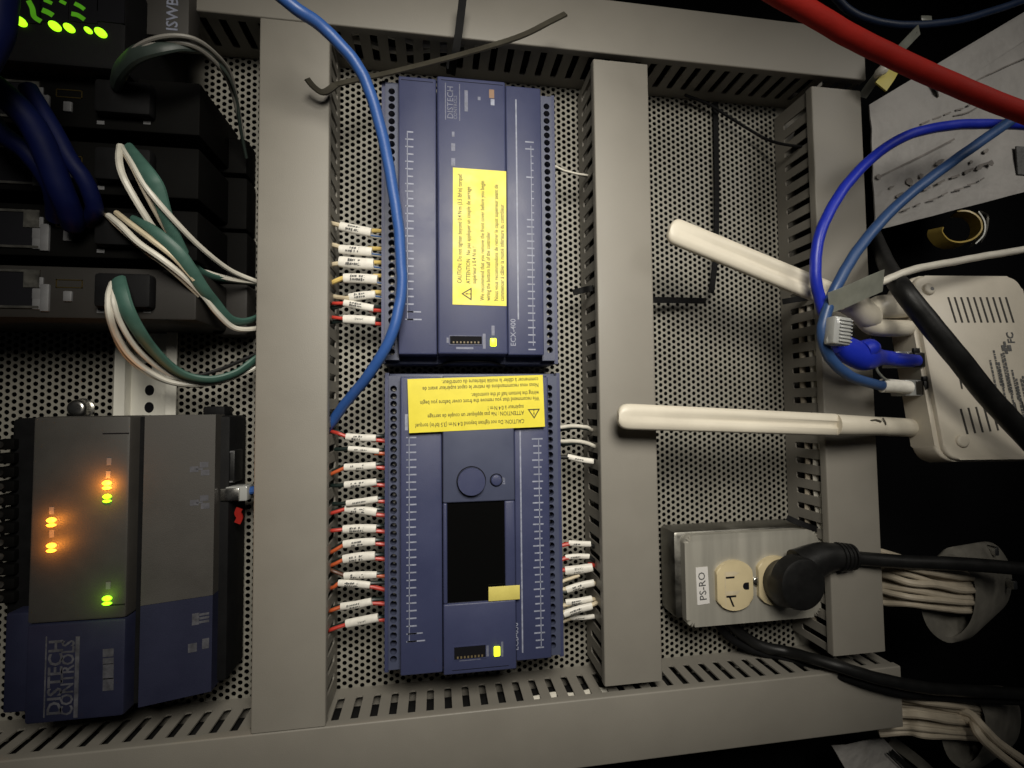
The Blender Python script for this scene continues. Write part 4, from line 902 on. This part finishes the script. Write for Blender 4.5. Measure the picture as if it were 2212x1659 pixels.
part('swivel_base', MB().tube([P(1874, 676, .080), P(1900, 664, .080), P(1935, 662, .074), P(1958, 664, .066)], [.0070, .0098, .0100, .0088], 18, 4), 'antenna', ant)
part('swivel_base', MB().tube([P(1868, 690, .080), P(1885, 705, .080), P(1920, 709, .076), P(1956, 709, .070), P(1962, 709, .069)], [.0070, .0072, .0072, .0070, .0048], 16, 4), 'antenna', ant)

# network plugs and cables at the router
def rj(label, c, col, lab):
    d = thing('network_plug', label, 'plug', P(*c, .072))
    q = P(*c, .074)
    part('plug_body', MB().rbox(q.x-.013, q.x+.013, q.y-.0068, q.y+.0068, .064, .078, .0012), 'clear', d)
    part('plug_shell', MB().rbox(q.x-.003, q.x+.0128, q.y-.0060, q.y+.0060, .066, .0786, .001), 'smoke_plug', d)
    q2 = P(c[0]+28, c[1]-3, .078); part('latch', MB().rbox(q2.x-.005, q2.x+.005, q2.y-.0075, q2.y+.0045, .0775, .0800, .0008), 'black', d)
    part('latch', MB().rbox(q2.x-.0052, q2.x+.0010, q2.y+.0040, q2.y+.0085, .0773, .0795, .0006), 'black', d)
    return d
d = rj('upper clear network plug in the router, with a bright blue lead', (1955, 777), None, None)
part('cable', MB().tube([P(1908, 772, .079), P(1930, 775, .080), P(1960, 778, .080), P(1982, 779, .078)], [.0056, .0056, .0054, .005], 12, 4, .8), 'bright_blue', d)
d = rj('lower clear network plug in the router, with a white wrapped lead', (1975, 838), None, None)
o = part('label_wrap', MB().tube([P(1905, 833, .079), P(1930, 834, .080), P(1962, 837, .080)], .0056, 14, 3), 'sleeve', d)
o['label'] = 'white label wrapped around the cable end'
loose('loose_wire', 'tape', [P(1960, 826, .08), P(1920, 822, .082), P(1900, 808, .084), P(1893, 790, .085), P(1900, 770, .084), P(1915, 762, .082)], .0010, 'thin clear latch strand looping between both router plugs', 'wire')
# blue lead: arch from the right edge down to the moulded boot
loose('network_cable', 'bright_blue', [P(2260, 275, .085), P(2200, 270, .087), P(2120, 268, .09), P(2040, 273, .093), P(1960, 293, .096), P(1885, 340, .098), P(1825, 405, .10), P(1783, 475, .101), P(1764, 540, .101), P(1762, 600, .100), P(1772, 650, .098), P(1785, 690, .096), P(1805, 730, .092), P(1830, 758, .088)], .0040,
      'bright royal blue network cable arching in front of the right duct', 'cable', n=16)
bt_ = MB().tube([P(1812, 742, .090), P(1835, 758, .088), P(1862, 770, .086), P(1880, 772, .084), P(1905, 772, .081), P(1930, 774, .080)], [.0088, .0105, .0112, .0100, .0062, .0056], 16, 4, .8)
bt_.tube([P(1862, 758, .088), P(1880, 752, .088), P(1890, 757, .087)], [.008, .0076, .0045], 12, 3)
solo('cable_boot', bt_, 'bright_blue', 'bulky royal blue boot at the end of the bright blue cable', 'plug')
loose('network_cable', 'steel_blue_cable', [P(2260, 205, .105), P(2195, 252, .106), P(2120, 305, .107), P(2040, 362, .108), P(1965, 420, .108), P(1900, 482, .108), P(1850, 545, .106), P(1812, 608, .104), P(1788, 665, .102), P(1777, 710, .101), P(1782, 750, .099), P(1805, 788, .095), P(1845, 816, .089), P(1890, 830, .082), P(1912, 833, .079)], .0040,
      'steel blue network cable crossing the bright blue one and bending to the lower plug', 'cable', n=16)
# spare clear plug and tape flag held at the crossing
q = P(1810, 716, .108); M = Matrix.Translation(q) @ Matrix.Rotation(-.12, 4, 'Z')
cp = thing('clear_plug', 'loose clear ribbed network plug hanging at the cable crossing', 'plug', q)
part('plug_body', MB().rbox(-.0078, .0075, -.0105, .0105, -.005, .005, .002, M=M), 'clear', cp)
for k in range(7): part('contact_rib', MB().rbox(-.0035, .0068, -.0085+k*.0026, -.0073+k*.0026, .0045, .0062, .0004, M=M), 'clear', cp)
tp = MB().ribbon([P(1790, 655, .106), P(1830, 640, .110), P(1870, 622, .112), P(1908, 606, .110)], .017, .0005, up=(.25, -.35, 1))
solo('tape_flag', tp, 'tape', 'cloudy strip of tape flagged round the white cable end', 'tape')
loose('white_cable', 'white_wire', [P(1840, 650, .102), P(1880, 622, .103), P(1912, 606, .104), P(1950, 590, .104), P(2000, 576, .102), P(2080, 562, .10), P(2150, 549, .098), P(2260, 532, .095)], .0029, 'thin white cable leaving the taped joint towards the right edge', 'cable', n=12)

# ------------------------------------------------------------------ black cables on the right
loose('power_cable', 'black', [P(1888, 500, .03), P(1902, 540, .05), P(1925, 590, .085), P(1952, 628, .108), P(2000, 690, .116), P(2060, 762, .12), P(2120, 838, .12), P(2180, 905, .12), P(2260, 990, .118)], [.005, .0058, .0066, .0072, .0074, .0074, .0074, .0074, .0074],
      'thick black cord crossing diagonally over the router', 'cord', n=16)
loose('power_cable', 'black', [P(1560, 1330, .014), P(1600, 1368, .014), P(1640, 1394, .016), P(1700, 1408, .025), P(1760, 1424, .045), P(1820, 1442, .058), P(1900, 1466, .062), P(1990, 1484, .06), P(2080, 1492, .055), P(2240, 1500, .05)], .0048, 'black cord running out below the outlet box over the duct end', 'cord', n=14)
loose('power_cable', 'black_matte', [P(1540, 1335, .012), P(1580, 1380, .012), P(1630, 1405, .014), P(1690, 1420, .02), P(1770, 1446, .04), P(1850, 1470, .055), P(1950, 1496, .056), P(2060, 1506, .05), P(2240, 1516, .045)], .0036, 'second thinner black cord just below the first at the duct end', 'cord', n=12)

# ------------------------------------------------------------------ beige bundles and their dark collars at lower right
def collar(label, c, ax, ay, z, depth, th, m='sleeve_dark', tilt=0, skew=(0, 0)):
    """short flared collar: an elliptical tube wall whose mouth faces the camera"""
    mb = MB(); n = 40; q = P(*c, z)
    ringsp = [(0, ax, ay), (.0, ax+th*.55, ay+th*.55), (.25, ax+th, ay+th), (1, ax*.80+th*.8, ay*.86+th*.8), (1, ax*.72, ay*.76), (.3, ax*.96, ay*.96)]
    for f, a_, b_ in ringsp:
        for k in range(n):
            an = 2*PI*k/n; wob = 1+.02*math.sin(3*an+f*2)+.008*math.sin(7*an)
            mb.v.append(Vector((q.x+skew[0]*f+a_*math.cos(an)*wob, q.y+skew[1]*f+b_*math.sin(an)*wob, z-depth*f)))
    for i in range(6):
        j = (i+1) % 6
        for k in range(n): mb.f.append((i*n+k, i*n+(k+1) % n, j*n+(k+1) % n, j*n+k))
    solo('cable_collar', mb, m, label, 'collar', 'dark collars around the beige bundles')
collar('dark grey collar ring around the upper beige cable bundle', (2052, 1290), .027, .034, .048, .026, .0085, skew=(.074, .002))
BG = 'beige cables bundled at the right of the panel'
ords = ['topmost', 'second', 'third', 'fourth', 'fifth', 'sixth', 'seventh', 'eighth', 'ninth', 'lowest']
for k in range(10):
    y0 = 1194+k*12; z0 = .030; dz = .004*math.sin(k*2.1); ye = 1238+k*9
    loose('data_cable', 'beige_cable', [P(1870, y0-10, z0-.006), P(1912, y0, .038+dz), P(1965, y0+(ye-y0)*.40+4*math.sin(k*1.9), .054+dz), P(2020, y0+(ye-y0)*.75+3*math.sin(k*2.7), .055+dz), P(2072, ye, .049+dz), P(2112, ye, .037+dz), P(2140, ye, .026)], .0029+.0003*math.sin(k*3.3),
          '%s beige cable of the upper bundle, counted down at the duct edge' % ords[k], 'cable', BG)
for k in range(10):
    y0 = 1496+k*9.4; dz = .004*math.sin(k*1.7); x0 = 1940+k*2; ye = 1520+k*8
    loose('data_cable', 'beige_cable', [P(x0-60, y0+4, .026), P(x0, y0, .034+dz), P(1995, y0+(ye-y0)*.35+3*math.sin(k*2.3), .044+dz), P(2050, y0+(ye-y0)*.75, .043+dz), P(2095, ye, .034+dz), P(2130, ye+5, .022)], .0027+.0004*math.sin(k*2.9),
          '%s beige cable of the lower bundle leaving the bottom duct' % ords[k], 'cable', BG)
collar('dark collar ring around the lower beige cable bundle', (2085, 1574), .022, .030, .036, .024, .008, skew=(.070, -.014))
for k in range(2):
    loose('data_cable', 'beige_cable', [P(2075, 1536+k*16, .040), P(2100, 1545+k*14, .048), P(2124-k*10, 1572+k*14, .056), P(2160-k*10, 1606+k*16, .058), P(2230-k*6, 1655+k*24, .058)], .0036,
          ['upper of two beige cables turning down in front of the lower collar', 'lower of two beige cables turning down in front of the lower collar'][k], 'cable', BG)
for px, py in ((2155, 1192), (2195, 1265)):
    q = P(px, py, .036); solo('tie_end', MB().rbox(q.x-.0026, q.x+.0026, q.y-.0042, q.y+.0042, .026, .036, .0015), 'zinc', {1192: 'tiny bright tie end above the upper collar', 1265: 'lower bright tie end on the outer edge of the upper collar'}[py], 'clip', 'bright tie ends beside the upper collar')  # bright highlights on the collar's tie ends, built as metal blocks

# ------------------------------------------------------------------ carton, tag, hook, red cable at upper right
ZK = .040
def sheet(name, quad, z, tilt, label, cat, m, folds=10, amp=1):
    """slightly buckled sheet with thickness"""
    mb = MB(); n = folds; th = .0012; Q = [P(*p, z+dz) for p, dz in zip(quad, tilt)]
    rs = random.Random(11); nz = [[rs.uniform(-1, 1) for _ in range(n+1)] for _ in range(n+1)]
    for s in (0, 1):
        for i in range(n+1):
            for j in range(n+1):
                u, v = i/n, j/n; p = Q[0]*(1-u)*(1-v)+Q[1]*u*(1-v)+Q[2]*u*v+Q[3]*(1-u)*v
                mb.v.append(p+Vector((0, 0, (.0013*nz[i][j]+.0010*math.sin(u*5+v*3))*amp-s*th)))
    N1 = (n+1)**2
    for s in (0, 1):
        for i in range(n):
            for j in range(n):
                a = s*N1+i*(n+1)+j; f = (a, a+n+1, a+n+2, a+1); mb.f.append(f if s else f[::-1])
    rim = [i*(n+1) for i in range(n+1)]+[n*(n+1)+j for j in range(1, n+1)]+[i*(n+1)+n for i in range(n-1, -1, -1)]+[j for j in range(n-1, 0, -1)]
    for a, b in zip(rim, rim[1:]+rim[:1]): mb.f.append((a, b, b+N1, a+N1))
    return mb, Q
bx_ = thing('leaflet_bag', 'creased grey-white printed leaflet in a bag behind the blue cables', 'leaflet', P(2040, 280, ZK))
mb, Q = sheet('s', [(1878, 226), (2285, -18), (2300, 392), (1890, 498)], ZK, (0, .0, .0, 0), '', '', '')
part('sheet', mb, 'paper', bx_)
fl, Q2 = sheet('f', [(2000, 160), (2290, -20), (2300, 30), (2030, 208)], ZK+.0035, (0, 0, 0, 0), '', '', '', 6)
part('folded_edge', fl, 'paper', bx_)
pr = MB()
def stroke(pts, wd_): pr.ribbon([P(*p, ZK+.0020) for p in pts], wd_, .0003)
stroke([(1897, 381), (1905, 379), (1960, 352), (2020, 322), (2062, 300)], .0018); pr.disc((P(1898, 382, ZK+.0020).x, P(1898, 382, ZK+.0020).y), .0026, ZK+.0018, ZK+.0022, 12)
for (px, py, w_, h_) in ((2088, 372, .007, .004), (2116, 362, .010, .005), (2140, 352, .008, .006), (2098, 350, .004, .004), (1965, 392, .010, .009), (1990, 380, .006, .006), (2030, 350, .012, .004), (1945, 420, .014, .004), (2130, 326, .007, .005), (1925, 405, .008, .003)):
    q = P(px, py, ZK+.0020); M = Matrix.Translation(q) @ Matrix.Rotation(.5, 4, 'Z'); pr.prism([(w_/2*math.cos(k*PI/4)*random.uniform(.6, 1.1), h_/2*math.sin(k*PI/4)*random.uniform(.6, 1.1)) for k in range(8)], -.0002, .0002, M=M)
for k in range(7):
    stroke([(1935+k*30, 436-k*13), (1935+k*30+random.uniform(14, 26), 436-k*13-random.uniform(5, 9))], .0022)
    stroke([(1950+k*28, 455-k*11), (1950+k*28+random.uniform(8, 22), 455-k*11-random.uniform(3, 7))], .0014)
    stroke([(1990+k*25, 268-k*10), (1990+k*25+random.uniform(10, 20), 268-k*10-random.uniform(4, 8))], .0016)
stroke([(2068, 200), (2120, 168), (2180, 140), (2230, 118)], .0012); stroke([(2060, 250), (2100, 238), (2150, 205)], .0010)
part('faint_print', pr, 'paper_print', bx_, smooth=False)
q = P(2214, 340, ZK+.006); part('dark_window', MB().box(q.x-.004, q.x+.012, q.y-.015, q.y+.013, ZK+.0012, ZK+.0024), 'ink_grey', bx_, smooth=False)
loose('power_cable', 'red_cable', [P(1600, -60, .165), P(1690, -8, .16), P(1775, 42, .156), P(1860, 90, .152), P(1960, 138, .149), P(2060, 183, .147), P(2150, 220, .146), P(2290, 275, .145)], .0064, 'thick red cable crossing the upper right corner', 'cable', n=18)
loose('network_cable', 'dark_blue_cable', [P(1780, -40, .05), P(1810, 0, .05), P(1850, 32, .05), P(1905, 49, .05), P(1975, 55, .05), P(2060, 46, .05), P(2130, 28, .05), P(2240, -10, .05)], .0034, 'dim dark blue cable sagging behind the red one', 'cable', n=12)
tg = thing('cable_tag', 'clear tie strip with a yellow tag behind the red cable', 'tag', P(1910, 150, .06))
part('strip', MB().ribbon([P(1862, 210, .045), P(1885, 178, .055), P(1925, 128, .07), P(1960, 90, .075), P(1985, 64, .075)], .0085, .0008), 'tape', tg)
part('tag', MB().ribbon([P(1932, 140, .068), P(1918, 165, .068), P(1902, 188, .066)], .0125, .0016, smooth=1), 'yellow_tag', tg)
part('knot', MB().tube([P(1890, 168, .066), P(1898, 158, .07), P(1908, 150, .072), P(1915, 146, .070)], [.001, .0036, .0042, .002], 10, 4), 'white_wire', tg)
solo('tie_tip', MB().rbox(-.006, .006, -.0025, .0025, -.001, .001, .0008, M=Matrix.Translation(P(2000, 40, .05)) @ Matrix.Rotation(.1, 4, 'Z')), 'tape', 'pale tie tip above the dim dark blue cable', 'zip tie')
hk = thing('cable_hook', 'curled yellow and clear cable hook below the leaflet bag', 'hook', P(2080, 500, .03))
part('hook_band', MB().ribbon([P(2060, 462, .03), P(2085, 463, .034), P(2105, 478, .036), P(2108, 502, .036), P(2090, 522, .036), P(2060, 530, .036), P(2035, 524, .036), P(2020, 506, .036), P(2022, 494, .036)], .012, .0016, up=(.6, .4, .25)), 'hook_yellow', hk)
part('hook_clip', MB().ribbon([P(2105, 462, .03), P(2118, 485, .032), P(2116, 512, .032), P(2098, 532, .03)], .012, .0012, up=(1, 0, .4)), 'tape', hk)
part('hook_bracket', MB().ribbon([P(2112, 456, .026), P(2132, 466, .026), P(2130, 500, .026), P(2118, 520, .026)], .006, .0016, up=(1, 0, .2)), 'galvanised', hk)

# ------------------------------------------------------------------ card at the bottom edge
cd = thing('printed_card', 'grey-white card with black print at the bottom edge', 'card', P(1890, 1650, .0))
mb, Q = sheet('c', [(1798, 1612), (1912, 1598), (2040, 1730), (1880, 1760)], .002, (0, 0, 0, 0), '', '', '', 4)
part('card', mb, 'paper', cd)
ck = MB()
for k, (px, py, qx, qy, wd_) in enumerate(((1925, 1622, 1990, 1680, .004), (1915, 1626, 1970, 1680, .0012))): ck.ribbon([P(px, py, .0065), P(qx, qy, .0065)], wd_, .0004, smooth=1)
part('black_print', ck, 'black', cd, smooth=False)
solo('card_edge', MB().ribbon([P(1925, 1600, -.004), P(1990, 1650, -.004), P(2040, 1700, -.004)], .010, .002), 'sleeve_dark', 'dark strip lying beside the card at the bottom edge', 'strip')
